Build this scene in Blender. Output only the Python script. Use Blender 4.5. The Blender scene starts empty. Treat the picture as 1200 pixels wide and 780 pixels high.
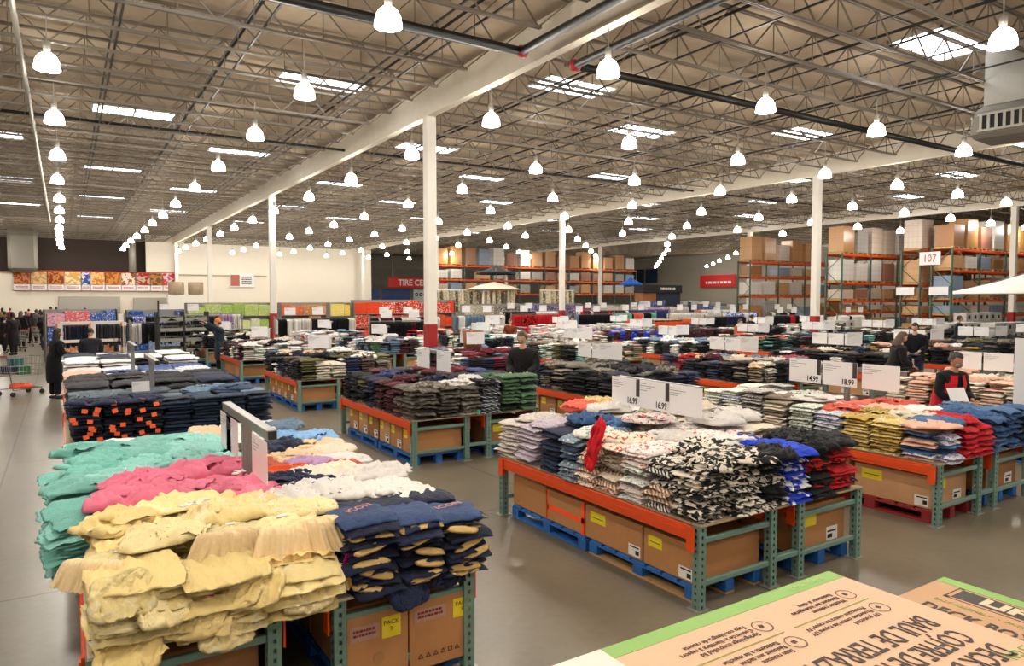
import bpy, math, random
from mathutils import Vector, Matrix, noise, Euler
R = random.Random(7)
PI = math.pi
C = bpy.context.scene.collection
sc = bpy.context.scene

# ------------------------------------------------------------------ camera
F_PX = 825.0
pitch = math.atan(40/F_PX); yaw = math.radians(32.4407)
EYE = 2.4
cd = bpy.data.cameras.new('camera'); cam = bpy.data.objects.new('camera', cd); C.objects.link(cam)
cd.sensor_fit = 'HORIZONTAL'; cd.sensor_width = 36.0; cd.lens = 36.0*F_PX/1200.0
cd.clip_start = 0.05; cd.clip_end = 400
cam.location = (0, 0, EYE); cam.rotation_euler = (PI/2-pitch, 0, -yaw)
sc.camera = cam
def seen(X, Y, m=60):
    x = X*math.cos(yaw)-Y*math.sin(yaw); z = X*math.sin(yaw)+Y*math.cos(yaw)
    return z > .5 and -m < 600+F_PX*x/z < 1200+m
def depth(X, Y): return X*math.sin(yaw)+Y*math.cos(yaw)

# ------------------------------------------------------------------ materials
def lin(c):
    f = lambda v: v/12.92 if v <= .04045 else ((v+.055)/1.055)**2.4
    return (f(c[0]), f(c[1]), f(c[2]), 1)
def hx(s): return tuple(int(s[i:i+2], 16)/255 for i in (0, 2, 4))
_m = {}
def new_mat(name):
    m = bpy.data.materials.new(name); m.use_nodes = True
    nt = m.node_tree; b = nt.nodes['Principled BSDF']
    return m, nt, b
def flat(name, col, rough=.6, metal=0, bump=0, bscale=40, var=0, spec=.5):
    if name in _m: return _m[name]
    m, nt, b = new_mat(name); N = nt.nodes; L = nt.links
    c = hx(col) if isinstance(col, str) else col
    b.inputs['Base Color'].default_value = lin(c); b.inputs['Roughness'].default_value = rough
    b.inputs['Metallic'].default_value = metal; b.inputs['Specular IOR Level'].default_value = spec
    tc = N.new('ShaderNodeTexCoord')
    ns = N.new('ShaderNodeTexNoise'); ns.inputs['Scale'].default_value = bscale; ns.inputs['Detail'].default_value = 3
    L.new(tc.outputs['Object'], ns.inputs['Vector'])
    if var:
        mx = N.new('ShaderNodeMix'); mx.data_type = 'RGBA'; mx.blend_type = 'MULTIPLY'
        mp = N.new('ShaderNodeMapRange'); mp.inputs[3].default_value = 1-var; mp.inputs[4].default_value = 1+var*.4
        L.new(ns.outputs['Fac'], mp.inputs[0]); mx.inputs[0].default_value = 1
        mx.inputs[6].default_value = lin(c); L.new(mp.outputs[0], mx.inputs[7]); L.new(mx.outputs[2], b.inputs['Base Color'])
    if bump:
        bp = N.new('ShaderNodeBump'); bp.inputs['Strength'].default_value = bump; bp.inputs['Distance'].default_value = .01
        L.new(ns.outputs['Fac'], bp.inputs['Height']); L.new(bp.outputs[0], b.inputs['Normal'])
    _m[name] = m; return m
def glow(name, col, s):
    if name in _m: return _m[name]
    m, nt, b = new_mat(name)
    b.inputs['Base Color'].default_value = lin(hx(col)); b.inputs['Emission Color'].default_value = lin(hx(col))
    b.inputs['Emission Strength'].default_value = s; _m[name] = m; return m

def cloth(c1, c2=None, pat='plain', scale=1.0):
    """fabric: plain, stripe, camo, print, speck"""
    key = ('cloth', c1, c2, pat, scale)
    if key in _m: return _m[key]
    m, nt, b = new_mat('fabric_%s' % pat); N = nt.nodes; L = nt.links
    b.inputs['Roughness'].default_value = .9; b.inputs['Specular IOR Level'].default_value = .15
    b.inputs['Sheen Weight'].default_value = .08
    tc = N.new('ShaderNodeTexCoord'); oi = N.new('ShaderNodeObjectInfo')
    a1, a2 = lin(hx(c1)), lin(hx(c2 or c1))
    mix = N.new('ShaderNodeMix'); mix.data_type = 'RGBA'; mix.inputs[6].default_value = a1; mix.inputs[7].default_value = a2
    off = N.new('ShaderNodeVectorMath'); off.operation = 'ADD'
    mul = N.new('ShaderNodeMath'); mul.operation = 'MULTIPLY'; mul.inputs[1].default_value = 31.0
    L.new(oi.outputs['Random'], mul.inputs[0]); L.new(tc.outputs['Object'], off.inputs[0]); L.new(mul.outputs[0], off.inputs[1])
    mix.inputs[0].default_value = 0
    if pat == 'stripe':
        w = N.new('ShaderNodeTexWave'); w.inputs['Scale'].default_value = 9*scale; w.bands_direction = 'DIAGONAL'; w.inputs['Distortion'].default_value = 2.5; w.inputs['Detail'].default_value = 1
        L.new(off.outputs[0], w.inputs[0]); mr = N.new('ShaderNodeMath'); mr.operation = 'GREATER_THAN'; mr.inputs[1].default_value = .55
        L.new(w.outputs['Fac'], mr.inputs[0]); L.new(mr.outputs[0], mix.inputs[0])
    elif pat in ('camo', 'print', 'speck'):
        s, th = {'camo': (11, .50), 'print': (26, .60), 'speck': (70, .71)}[pat]
        w = N.new('ShaderNodeTexNoise'); w.inputs['Scale'].default_value = s*scale; w.inputs['Detail'].default_value = 1.5; w.inputs['Distortion'].default_value = .8
        L.new(off.outputs[0], w.inputs['Vector']); mr = N.new('ShaderNodeMapRange'); mr.inputs[1].default_value = th-.015; mr.inputs[2].default_value = th+.015
        L.new(w.outputs['Fac'], mr.inputs[0]); L.new(mr.outputs[0], mix.inputs[0])
    hsv = N.new('ShaderNodeHueSaturation'); L.new(mix.outputs[2], hsv.inputs['Color'])
    v = N.new('ShaderNodeMapRange'); v.inputs[3].default_value = .82; v.inputs[4].default_value = 1.14
    L.new(oi.outputs['Random'], v.inputs[0]); L.new(v.outputs[0], hsv.inputs['Value']); L.new(hsv.outputs[0], b.inputs['Base Color'])
    n2 = N.new('ShaderNodeTexNoise'); n2.inputs['Scale'].default_value = 16; n2.inputs['Detail'].default_value = 5; n2.inputs['Distortion'].default_value = 1.3
    L.new(off.outputs[0], n2.inputs['Vector'])
    bp = N.new('ShaderNodeBump'); bp.inputs['Strength'].default_value = .55; bp.inputs['Distance'].default_value = .02
    L.new(n2.outputs['Fac'], bp.inputs['Height']); L.new(bp.outputs[0], b.inputs['Normal'])
    _m[key] = m; return m

# ------------------------------------------------------------------ mesh builder
class MB:
    def __init__(s): s.v = []; s.f = []; s.mi = []; s.cur = 0
    def box(s, a, b, rz=0, c=None):
        x0, y0, z0 = a; x1, y1, z1 = b; n = len(s.v)
        P = [(x0,y0,z0),(x1,y0,z0),(x1,y1,z0),(x0,y1,z0),(x0,y0,z1),(x1,y0,z1),(x1,y1,z1),(x0,y1,z1)]
        if rz:
            cx, cy = c or ((x0+x1)/2, (y0+y1)/2); k, q = math.cos(rz), math.sin(rz)
            P = [(cx+(x-cx)*k-(y-cy)*q, cy+(x-cx)*q+(y-cy)*k, z) for x, y, z in P]
        s.v += P
        for f in ((0,3,2,1),(4,5,6,7),(0,1,5,4),(1,2,6,5),(2,3,7,6),(3,0,4,7)): s.f.append(tuple(n+i for i in f)); s.mi.append(s.cur)
        return s
    def bbox(s, a, b, r=.01):
        """box with chamfered edges"""
        x0, y0, z0 = a; x1, y1, z1 = b; n = len(s.v)
        rings = [(z0, r), (z0+r, 0), (z1-r, 0), (z1, r)]
        for z, i in rings:
            o = i
            s.v += [(x0+r+o*0, y0+o, z),(x1-r, y0+o, z),(x1-o, y0+r, z),(x1-o, y1-r, z),(x1-r, y1-o, z),(x0+r, y1-o, z),(x0+o, y1-r, z),(x0+o, y0+r, z)]
        for k in range(3):
            for j in range(8):
                a_ = n+k*8+j; b_ = n+k*8+(j+1) % 8
                s.f.append((a_, b_, b_+8, a_+8)); s.mi.append(s.cur)
        s.f.append(tuple(n+7-j for j in range(8))); s.mi.append(s.cur)
        s.f.append(tuple(n+24+j for j in range(8))); s.mi.append(s.cur)
        return s
    def tube(s, a, b, r, n=8, r2=None, cap=True):
        a = Vector(a); b = Vector(b); d = (b-a)
        if d.length < 1e-6: return s
        q = d.to_track_quat('Z', 'Y'); k = len(s.v); r2 = r if r2 is None else r2
        for p, rr in ((a, r), (b, r2)):
            for i in range(n):
                t = 2*PI*(i+.5)/n; s.v.append(tuple(p+q @ Vector((math.cos(t)*rr, math.sin(t)*rr, 0))))
        for i in range(n):
            j = (i+1) % n; s.f.append((k+i, k+j, k+n+j, k+n+i)); s.mi.append(s.cur)
        if cap:
            s.f.append(tuple(k+n-1-i for i in range(n))); s.mi.append(s.cur)
            s.f.append(tuple(k+n+i for i in range(n))); s.mi.append(s.cur)
        return s
    def lathe(s, prof, n=16, c=(0,0,0)):
        k = len(s.v); m = len(prof)
        for i in range(n):
            t = 2*PI*i/n
            for r, z in prof: s.v.append((c[0]+r*math.cos(t), c[1]+r*math.sin(t), c[2]+z))
        for i in range(n):
            j = (i+1) % n
            for q in range(m-1):
                s.f.append((k+i*m+q, k+j*m+q, k+j*m+q+1, k+i*m+q+1)); s.mi.append(s.cur)
        return s
    def grid(s, P, nu, nv, wrap=False):
        k = len(s.v); s.v += P
        for i in range(nu-1 if not wrap else nu):
            for j in range(nv-1):
                i2 = (i+1) % nu
                s.f.append((k+i*nv+j, k+i2*nv+j, k+i2*nv+j+1, k+i*nv+j+1)); s.mi.append(s.cur)
        return s
    def ell(s, c, r, nu=12, nv=8):
        P = []
        for i in range(nu):
            t = 2*PI*i/nu
            for j in range(nv):
                p = -PI/2+PI*j/(nv-1); P.append((c[0]+r[0]*math.cos(p)*math.cos(t), c[1]+r[1]*math.cos(p)*math.sin(t), c[2]+r[2]*math.sin(p)))
        return s.grid(P, nu, nv, True)
    def add(s, me, M, mi=0):
        k = len(s.v); s.v += [tuple(M @ v) for v in me[0]]
        for f in me[1]: s.f.append(tuple(k+i for i in f)); s.mi.append(mi)
    def mesh(s, name, mats, smooth=False):
        me = bpy.data.meshes.new(name); me.from_pydata(s.v, [], s.f)
        if not isinstance(mats, (list, tuple)): mats = [mats]
        for m in mats: me.materials.append(m)
        if len(mats) > 1: me.polygons.foreach_set('material_index', s.mi)
        if smooth: me.polygons.foreach_set('use_smooth', [True]*len(s.f))
        me.update(); return me
def link(name, data, parent=None, loc=(0,0,0), rot=(0,0,0), scale=None, mat=None):
    o = bpy.data.objects.new(name, data); C.objects.link(o)
    if parent: o.parent = parent
    o.location = loc; o.rotation_euler = rot if not isinstance(rot, (int, float)) else (0, 0, rot)
    if scale is not None: o.scale = (scale,)*3 if isinstance(scale, (int, float)) else scale
    if mat is not None:
        ms = mat if isinstance(mat, (list, tuple)) else [mat]
        for i, x in enumerate(ms): o.material_slots[i].link = 'OBJECT'; o.material_slots[i].material = x
    return o
SHORT = [(' from the near corner of the', ' along the'), (' from the near end of the', ' of the'), ('inner row', 'row'), (', stack behind the', ' behind the'), (' on left front table', ', left front table'), ('folded top, ', 'top, '), (' stack', ''), ('the ', ''), (' from top', ' down'), (' and ', ' ')]
def tag(o, label, cat, group=None, kind=None):
    for a, b in SHORT:
        if len(label.split()) <= 16: break
        label = label.replace(a, b)
    o['label'] = label; o['category'] = cat
    if group: o['group'] = group
    if kind: o['kind'] = kind
    return o
def struct(name, mb, mat, smooth=False, loc=(0,0,0), label=None):
    o = link(name, mb.mesh(name, mat, smooth) if isinstance(mb, MB) else mb, None, loc); o['kind'] = 'structure'
    if label: o['label'] = label
    return o
def thing(name, label, cat, loc=(0,0,0), rz=0, group=None):
    return tag(link(name, None, None, loc, (0,0,rz)), label, cat, group)
_txt = {}
def text(parent, s, size, loc, rot, mat, name='lettering', align='CENTER', sx=1, label=None, bold=0):
    key = (s, size, align, mat.name, bold)
    if key not in _txt:
        cu = bpy.data.curves.new(name, 'FONT'); cu.body = s; cu.size = size; cu.align_x = align; cu.align_y = 'CENTER'; cu.extrude = .0006; cu.offset = bold
        cu.resolution_u = 2; cu.materials.append(mat)
        tmp = bpy.data.objects.new('t', cu); C.objects.link(tmp)
        dg = bpy.context.evaluated_depsgraph_get(); me = bpy.data.meshes.new_from_object(tmp.evaluated_get(dg)); me.name = name
        bpy.data.objects.remove(tmp); _txt[key] = me
    o = link(name, _txt[key], parent, loc, rot, (sx, 1, 1))
    if label: o['label'] = label
    return o

def blurred(parent, w, h, loc, mat, rows=1, name='unreadable_print', seed=1):
    """print too small to read: rows of uneven dashes facing -Y, centred on loc"""
    r = random.Random(seed); mb = MB(); rh = h/rows
    for k in range(rows):
        x = -w/2
        while x < w/2-.02*w:
            l = min(r.uniform(.06, .16)*w, w/2-x); mb.box((x, -.0008, h/2-(k+1)*rh+rh*.25), (x+l, .0008, h/2-k*rh-rh*.15)); x += l+.03*w
    return link(name, mb.mesh(name, mat), parent, loc)
# ------------------------------------------------------------------ base materials
M_green = flat('green_rack_paint', '6f8f83', .45, .1, .1, 60, .12)
M_dgreen = flat('dark_green_rack_paint', '3d5a4c', .5, .1, .05, 60, .1)
M_orange = flat('orange_beam_paint', 'e2501c', .42, 0, .05, 30, .1)
M_ply = flat('plywood_deck', 'a89478', .75, 0, .1, 30, .15)
M_grey = flat('grey_metal', '8b8985', .4, .6, 0, 30, .1)
M_steel = flat('galvanised_steel', 'a7a39a', .45, .5, .1, 20, .1)
M_joist = flat('joist_primer', '786e60', .5, .2, 0, 20, .15)
M_joist2 = flat('dark_pipe_paint', '191816', .45, .2)
M_red = flat('red_paint', 'a01c1c', .5)
M_white = flat('white_paint', 'e9e4da', .6, 0, .05, 10, .05)
M_card = flat('white_card', 'eeecec', .55)
M_pinkcard = flat('pale_pink_card', 'e8d3da', .3)
M_ink = flat('black_ink', '151517', .6)
M_tape = flat('orange_tape', 'ff5a26', .5)
M_yel = flat('yellow_label', 'e9d52c', .5)
M_wlab = flat('white_label', 'e9e7e2', .5)
M_pinklab = flat('faded_pink_label', 'b08a7a', .6)
M_redlab = flat('red_label', 'b52a20', .5)
M_blue_pal = flat('blue_pallet_paint', '1f63ae', .6, 0, .1, 30, .2)
M_wood = flat('pallet_wood', 'b9935f', .8, 0, .2, 30, .25)
M_redpal = flat('red_pallet_paint', '8e1f22', .6, 0, .1, 30, .2)
M_kraft = [flat('kraft_cardboard', 'b5814f', .75, 0, .1, 14, .12), flat('pale_kraft_cardboard', 'c4966a', .75, 0, .1, 14, .12), flat('brown_cardboard', '9a6a3e', .75, 0, .1, 14, .14)]
M_seam = flat('carton_tape', 'a77c4e', .25)
M_black = flat('matte_black', '17171a', .7)
M_tagor = flat('orange_size_tag', 'ff6a34', .6)
M_purp = flat('magenta_hang_tag', 'a11a70', .5)

# ------------------------------------------------------------------ roof, floor, walls
ZB, ZT, ZD = 7.42, 8.12, 8.24
def floor_mat():
    m, nt, b = new_mat('polished_concrete'); N = nt.nodes; L = nt.links
    tc = N.new('ShaderNodeTexCoord')
    n1 = N.new('ShaderNodeTexNoise'); n1.inputs['Scale'].default_value = .55; n1.inputs['Detail'].default_value = 4; n1.inputs['Roughness'].default_value = .5
    n2 = N.new('ShaderNodeTexNoise'); n2.inputs['Scale'].default_value = 14; n2.inputs['Detail'].default_value = 5
    L.new(tc.outputs['Object'], n1.inputs['Vector']); L.new(tc.outputs['Object'], n2.inputs['Vector'])
    r = N.new('ShaderNodeValToRGB'); r.color_ramp.elements[0].position = .3; r.color_ramp.elements[1].position = .72
    r.color_ramp.elements[0].color = lin(hx('756c5c')); r.color_ramp.elements[1].color = lin(hx('8a806d'))
    L.new(n1.outputs['Fac'], r.inputs[0])
    mx = N.new('ShaderNodeMix'); mx.data_type = 'RGBA'; mx.blend_type = 'MULTIPLY'; mx.inputs[0].default_value = .3
    L.new(r.outputs[0], mx.inputs[6]); L.new(n2.outputs['Fac'], mx.inputs[7])
    # saw-cut joints
    br = N.new('ShaderNodeTexBrick'); br.offset = 0; br.inputs['Scale'].default_value = 1; br.inputs['Brick Width'].default_value = 5.6; br.inputs['Row Height'].default_value = 5.7
    br.inputs['Mortar Size'].default_value = .012; br.inputs['Color1'].default_value = (1,1,1,1); br.inputs['Color2'].default_value = (1,1,1,1); br.inputs['Mortar'].default_value = (.45,.42,.38,1)
    mp = N.new('ShaderNodeMapping'); mp.inputs['Location'].default_value = (.75, -1.1, 0)
    L.new(tc.outputs['Object'], mp.inputs[0]); L.new(mp.outputs[0], br.inputs['Vector'])
    m2 = N.new('ShaderNodeMix'); m2.data_type = 'RGBA'; m2.blend_type = 'MULTIPLY'; m2.inputs[0].default_value = 1
    L.new(mx.outputs[2], m2.inputs[6]); L.new(br.outputs['Color'], m2.inputs[7]); L.new(m2.outputs[2], b.inputs['Base Color'])
    b.inputs['Roughness'].default_value = .3
    return m
struct('floor', MB().box((-26, -12, -.12), (72.4, 98, 0)), floor_mat(), label='polished grey-brown concrete floor with saw-cut joints')
M_deck = flat('roof_deck', 'b3a189', .85, 0, .3, 3, .18)
M_skyl = glow('skylight_daylight', 'f4f9ff', 5.5)
# skylight openings are glazed panels set in curbs under the deck
SKY = []
for X, ys in ((2.0, (12.6, 25.2, 36.2, 47, 58)), (6.0, (18.9, 29.6, 41, 52)), (11.95, (15.7, 24.9, 35.2, 45, 56)), (17.1, (8.6, 18.5, 29.5, 40, 50)), (22.2, (15.7, 26, 36.5, 47)), (-2.2, (20, 31, 42, 53)), (-6, (36.5, 47, 58)), (30, (12, 22, 32.5, 43, 54)), (35.5, (17, 27.5, 38, 49)), (40.5, (22, 33, 44))):
    for Y in ys: SKY.append((X, Y))
struct('ceiling', MB().box((-26, -12, ZD), (72.4, 98, ZD+.15)), M_deck, label='beige insulated metal roof deck')
M_curb = flat('skylight_curb', 'cfc9bd', .6)
n = 0
for X, Y in SKY:
    if not seen(X, Y, 120): continue
    n += 1
    w, d = (1.15, .6)
    mb = MB(); mb.box((-w, -d, ZD-.05), (w, -d+.05, ZD)); mb.box((-w, d-.05, ZD-.05), (w, d, ZD)); mb.box((-w, -d, ZD-.05), (-w+.05, d, ZD)); mb.box((w-.05, -d, ZD-.05), (w, d, ZD)); mb.box((-.025, -d, ZD-.05), (.025, d, ZD))
    o = struct('window_%d' % n, mb, M_curb, loc=(X, Y, 0), label='roof skylight letting in daylight')
    link('skylight_pane', MB().box((-w+.04, -d+.04, ZD-.03), (w-.04, d-.04, ZD-.01)).mesh('skylight_pane', M_skyl), o)

# open web joists, one object per span
def joist_mesh(L):
    mb = MB(); np_ = int(L/1.22); p = L/np_
    for z in (ZT,):
        mb.box((0, -.045, z-.05), (L, -.012, z)); mb.box((0, .012, z-.05), (L, .045, z))
    mb.box((.7, -.045, ZB), (L-.7, -.012, ZB+.05)); mb.box((.7, .012, ZB), (L-.7, .045, ZB+.05))
    q = MB(); q.v, q.f, q.mi = mb.v, mb.f, mb.mi
    for i in range(np_):
        x0 = i*p; x1 = x0+p/2; x2 = x0+p
        if i == 0: x1 = .75
        if i == np_-1: x1 = L-.75
        mb.tube((x0, 0, ZT-.03), (x1, 0, ZB+.03), .018, 4, cap=False)
        mb.tube((x1, 0, ZB+.03), (x2, 0, ZT-.03), .018, 4, cap=False)
        if 0 < i: mb.tube((x0, 0, ZT-.03), (x0, 0, ZB+.03), .012, 4, cap=False)
    return mb.mesh('roof_joist', M_joist)
GX = [-8.7, 8.45, 25.6, 42.75, 59.9]
JL = GX[1]-GX[0]-.24
jm = joist_mesh(JL)
y = 1.0
while y < 74:
    for gx in GX[:-1]:
        if any(seen(gx+t*JL, y, 150) for t in (0, .15, .3, .45, .6, .8, 1)):
            o = link('roof_joist', jm, None, (gx+.12, y, 0)); o['kind'] = 'structure'
            if depth(gx+JL/2, y) < 30 and False: pass
    y += 1.43
# girders along Y
for i, gx in enumerate(GX[:-1]):
    mb = MB(); z0, z1 = 7.3, 8.08
    mb.box((-.11, -12, z0), (.11, 76, z0+.05)); mb.box((-.085, -12, z0+.05), (.085, 76, z1-.04)); mb.box((-.11, -12, z1-.04), (.11, 76, z1))
    struct('roof_girder', mb, flat('girder_white', 'e2d9c8', .6, 0, .1, 4, .12), loc=(gx, 0, 0), label='white painted roof girder')
# bridging rods along Y in each bay
for X in (-6.3, -3.6, 1.0, 3.3, 6.6, 11.1, 14.2, 17.3, 20.4, 23.2, 28.2, 31.5, 34.7, 38, 41):
    mb = MB().box((-.02, 0, ZB+.05), (.02, 74, ZB+.08)); mb.box((-.02, 0, ZT-.07), (.02, 74, ZT-.04))
    o = struct('joist_bridging', mb, M_joist2, loc=(X, 0, 0))
def pipe(name, pts, r, label, mat=M_joist2, joints=True):
    mb = MB()
    for a, b in zip(pts[:-1], pts[1:]): mb.tube(a, b, r, 12)
    for p in pts[1:-1]: mb.ell(p, (r*1.15,)*3)
    o = tag(link(name, mb.mesh(name, mat, True)), label, 'pipe')
    return o
def elbows(o, pts, r):
    for p in pts:
        link('coupling', MB().tube((p[0]-.05, p[1], p[2]), (p[0]+.1, p[1], p[2]), r*1.35, 12).ell(p, (r*1.4,)*3).mesh('coupling', M_red, True), o)
h = 7.28
o = pipe('sprinkler_main', [(-8, 11.85, h), (7.75, 11.85, h), (7.75, 1, h)], .085, 'thick black sprinkler main turning beside the white girder'); elbows(o, [(7.75, 11.85, h)], .085)
o = pipe('sprinkler_main', [(9.15, 1, h), (9.15, 11.95, h), (56, 11.95, h)], .085, 'thick black sprinkler main running to the right past the air duct'); elbows(o, [(9.15, 11.95, h)], .085)
pipe('sprinkler_branch', [(-8.6, 24.0, 7.55), (8.3, 24.0, 7.55), (25, 24.0, 7.55), (56, 24.0, 7.55)], .045, 'thin black pipe crossing the whole roof above the tall white column')
for X in (3.25, 6.65, 11.0, 14.6, 18.4, 22.0, 28.4, 33): pipe('sprinkler_branch', [(X, 2, 7.9), (X, 69.5, 7.9)], .03, 'black sprinkler branch line running away under the roof deck, %s' % {3.25: 'first right of the lamp row over the aisle', 6.65: 'just left of the white girder', 11.0: 'just right of the white girder', 14.6: 'second right of the white girder', 18.4: 'third right of the white girder', 22.0: 'left of the second girder', 28.4: 'just right of the second girder', 33: 'over the pallet racks'}[X])
pipe('steel_conduit', [(-.62, 3, 7.45), (-.62, 55, 7.45)], .05, 'pale steel pipe running along the roof beside the leftmost lamp row', M_steel)
# columns
mcol = MB().bbox((-.14, -.14, 1.35), (.14, .14, 7.3), .02)
cme = mcol.mesh('column', flat('column_white', 'f0eadf', .5, 0, .05, 5, .04))
cred = MB().bbox((-.15, -.15, 0), (.15, .15, 1.72), .02).mesh('column_guard', M_red)
for gx in GX[:-1]:
    for cy in (17.45, 34.6, 51.75, 68.5):
        if not seen(gx, cy): continue
        o = link('column', cme, None, (gx, cy, 0)); o['kind'] = 'structure'; o['label'] = 'white steel roof column'
        link('column_guard', cred, o)['label'] = 'red painted column foot'
# air duct with grille, upper right
t = thing('air_duct', 'square grey air duct drop with louvred diffuser at top right', 'air duct', (18.6, 7.75, 0), .1)
link('duct_riser', MB().bbox((-.42, -.42, 6.85), (.42, .42, 8.2), .02).mesh('duct_riser', M_steel), t)
mb = MB(); 
P = []
for z, hh in ((6.85, .42), (6.72, .55), (6.2, .62), (6.1, .55)): P.append([(-hh,-hh,z),(hh,-hh,z),(hh,hh,z),(-hh,hh,z)])
for k in range(3):
    for j in range(4):
        q = len(mb.v); mb.v += [P[k][j], P[k][(j+1)%4], P[k+1][(j+1)%4], P[k+1][j]]; mb.f.append((q,q+1,q+2,q+3)); mb.mi.append(0)
q = len(mb.v); mb.v += P[3]; mb.f.append((q,q+1,q+2,q+3)); mb.mi.append(0)
link('plenum', mb.mesh('plenum', flat('duct_grey', '7c776d', .5, .4)), t)
for rz in (0, PI/2, PI, -PI/2):
    g = MB().box((-.42, -.63, 6.28), (.42, -.60, 6.62)); o = link('grille', g.mesh('grille', M_black), t, rot=rz)
    g = MB()
    for k in range(6): g.box((-.42+.156*k, -.66, 6.28), (-.36+.156*k, -.62, 6.62))
    g.box((-.46, -.66, 6.24), (.46, -.62, 6.29)); g.box((-.46, -.66, 6.6), (.46, -.62, 6.65))
    link('louvre', g.mesh('louvre', M_steel), o)

# walls
M_wall = flat('white_wall', 'efe6d6', .8, 0, .05, 2, .04)
M_gwall = flat('grey_panel_wall', 'a9a294', .8, 0, .1, 2, .08)
M_dwall = flat('dark_panel_wall', '3b2f28', .85, 0, .1, 2, .1)
struct('wall_back_white', MB().box((6.2, 70, 0), (27.1, 70.4, 8.2)), M_wall, label='tall white partition wall at the back')
struct('wall_left_white', MB().box((-24, 70, 0), (6.2, 70.4, 4.55)), M_wall, label='low white wall behind the food court')
struct('wall_left_dark', MB().box((-24, 70.9, 4.4), (6.4, 71.3, 8.2)), M_dwall, label='dark upper wall over the food court')
struct('trim_1', MB().box((-24, 69.9, 4.5), (16.5, 70, 4.62)), flat('trim_wood', 'b3927a', .6))
struct('wall_far', MB().box((26, 90, 0), (72, 90.4, 8.2)), M_gwall, label='grey panelled far wall')
struct('wall_right', MB().box((72, -12, 0), (72.4, 90, 8.2)), M_gwall, label='grey panelled side wall')
struct('wall_left', MB().box((-24.4, -12, 0), (-24, 98, 8.2)), M_wall)
for z in (2.6, 4.6, 6.6):
    struct('trim_%d' % int(2+z/2), MB().box((26, 89.85, z), (72, 90, z+.18)), M_steel)
# things fixed on the far left wall: vertical pipes and a silver duct
tag(link('wall_duct', MB().bbox((-3.7, 69.9-1.4, 4.6), (-1.7, 69.85, 8.1), .25).mesh('wall_duct', flat('duct_grey', '7c776d', .5, .4))), 'wide silver duct in front of the dark wall, far left', 'duct')
tag(link('vent_pipe', MB().tube((8.5-2.2, 69.5, 4.7), (8.5-2.2, 69.5, 7.9), .28, 14).mesh('vent_pipe', M_steel, True), loc=(-1.2, 0, 0)), 'upright silver vent pipe before the dark wall', 'pipe')

# ------------------------------------------------------------------ lamps
M_lamp = glow('lamp_glass', 'fff6e6', 30.0)
prof = [(.03, .30), (.08, .285), (.145, .23), (.185, .15), (.203, .05), (.206, 0)]
dome = MB().lathe(prof, 16).mesh('glass_reflector', M_lamp, True)
ball = MB().lathe([(0, .5), (.05, .5), (.06, .48), (.06, .34), (.04, .3), (0, .3)], 12).mesh('ballast_housing', M_steel, True)
rod = MB().tube((0, 0, .5), (0, 0, ZB-6.5), .012, 6).mesh('hanger_rod', M_steel)
ld = bpy.data.lights.new('lamp_light', 'POINT'); ld.energy = 200; ld.color = (1, .945, .865); ld.shadow_soft_size = .22
LX = [-8.7, -4.4, -.1, 4.2, 8.45, 12.8, 17.0, 21.4, 25.7, 30.0, 34.3, 38.6, 43, 47.3, 51.6, 56, 60.3, 64.6, 68.9]
LY = [-4, .9, 5.5, 10, 14.3, 18.7, 23.7, 28.7, 34.1, 38.8, 43.3, 48, 52.8, 57.5, 62.3, 67]
nl = 0
for i, X in enumerate(LX):
    for j, Y in enumerate(LY):
        v = seen(X, Y, 30)
        if not v and depth(X, Y) > 0 and not (abs(depth(X, Y)) < 12): continue
        if depth(X, Y) < -7 or (X > 48 and Y < 30): continue
        far = depth(X, Y) > 45
        if far and (i+j) % 2 and X > 26: continue
        z = 6.42
        xx, yy = X+R.uniform(-.06, .06), Y+R.uniform(-.06, .06)+(.7 if i < 3 else 0)
        lab = 'glowing dome pendant, %s in the row %s' % (('number %d from the front' % (j+1)), 'number %d from the left wall' % (i+1))
        col = ['over the food court side', 'left of the main aisle', 'above the main aisle', 'first right of the main aisle', 'along the first white girder', 'first right of the first girder', 'second right of the first girder', 'just left of the second girder', 'along the second girder', 'first past the second girder', 'second past the second girder', 'third past the second girder', 'along the third girder', 'beyond the third girder', 'second beyond the third girder', 'third beyond the third girder', 'fourth beyond the third girder', 'next to the far side wall', 'closest to the far side wall'][i]
        row = ['nearest', 'nearest', 'nearest', 'second', 'third', 'fourth', 'fifth', 'sixth', 'seventh', 'eighth', 'ninth', 'tenth', 'eleventh', 'twelfth', 'thirteenth', 'last'][j]
        t = thing('pendant_lamp', 'glowing white dome lamp, %s in the row %s' % (row, col), 'lamp', (xx, yy, z), R.uniform(0, 3), 'dome pendant lamps under the roof')
        link('glass_reflector', dome, t); link('ballast_housing', ball, t); link('hanger_rod', rod, t)
        lo = link('lamp_light', ld, t, (0, 0, .1)); nl += 1
print('lamps', nl)

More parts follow.
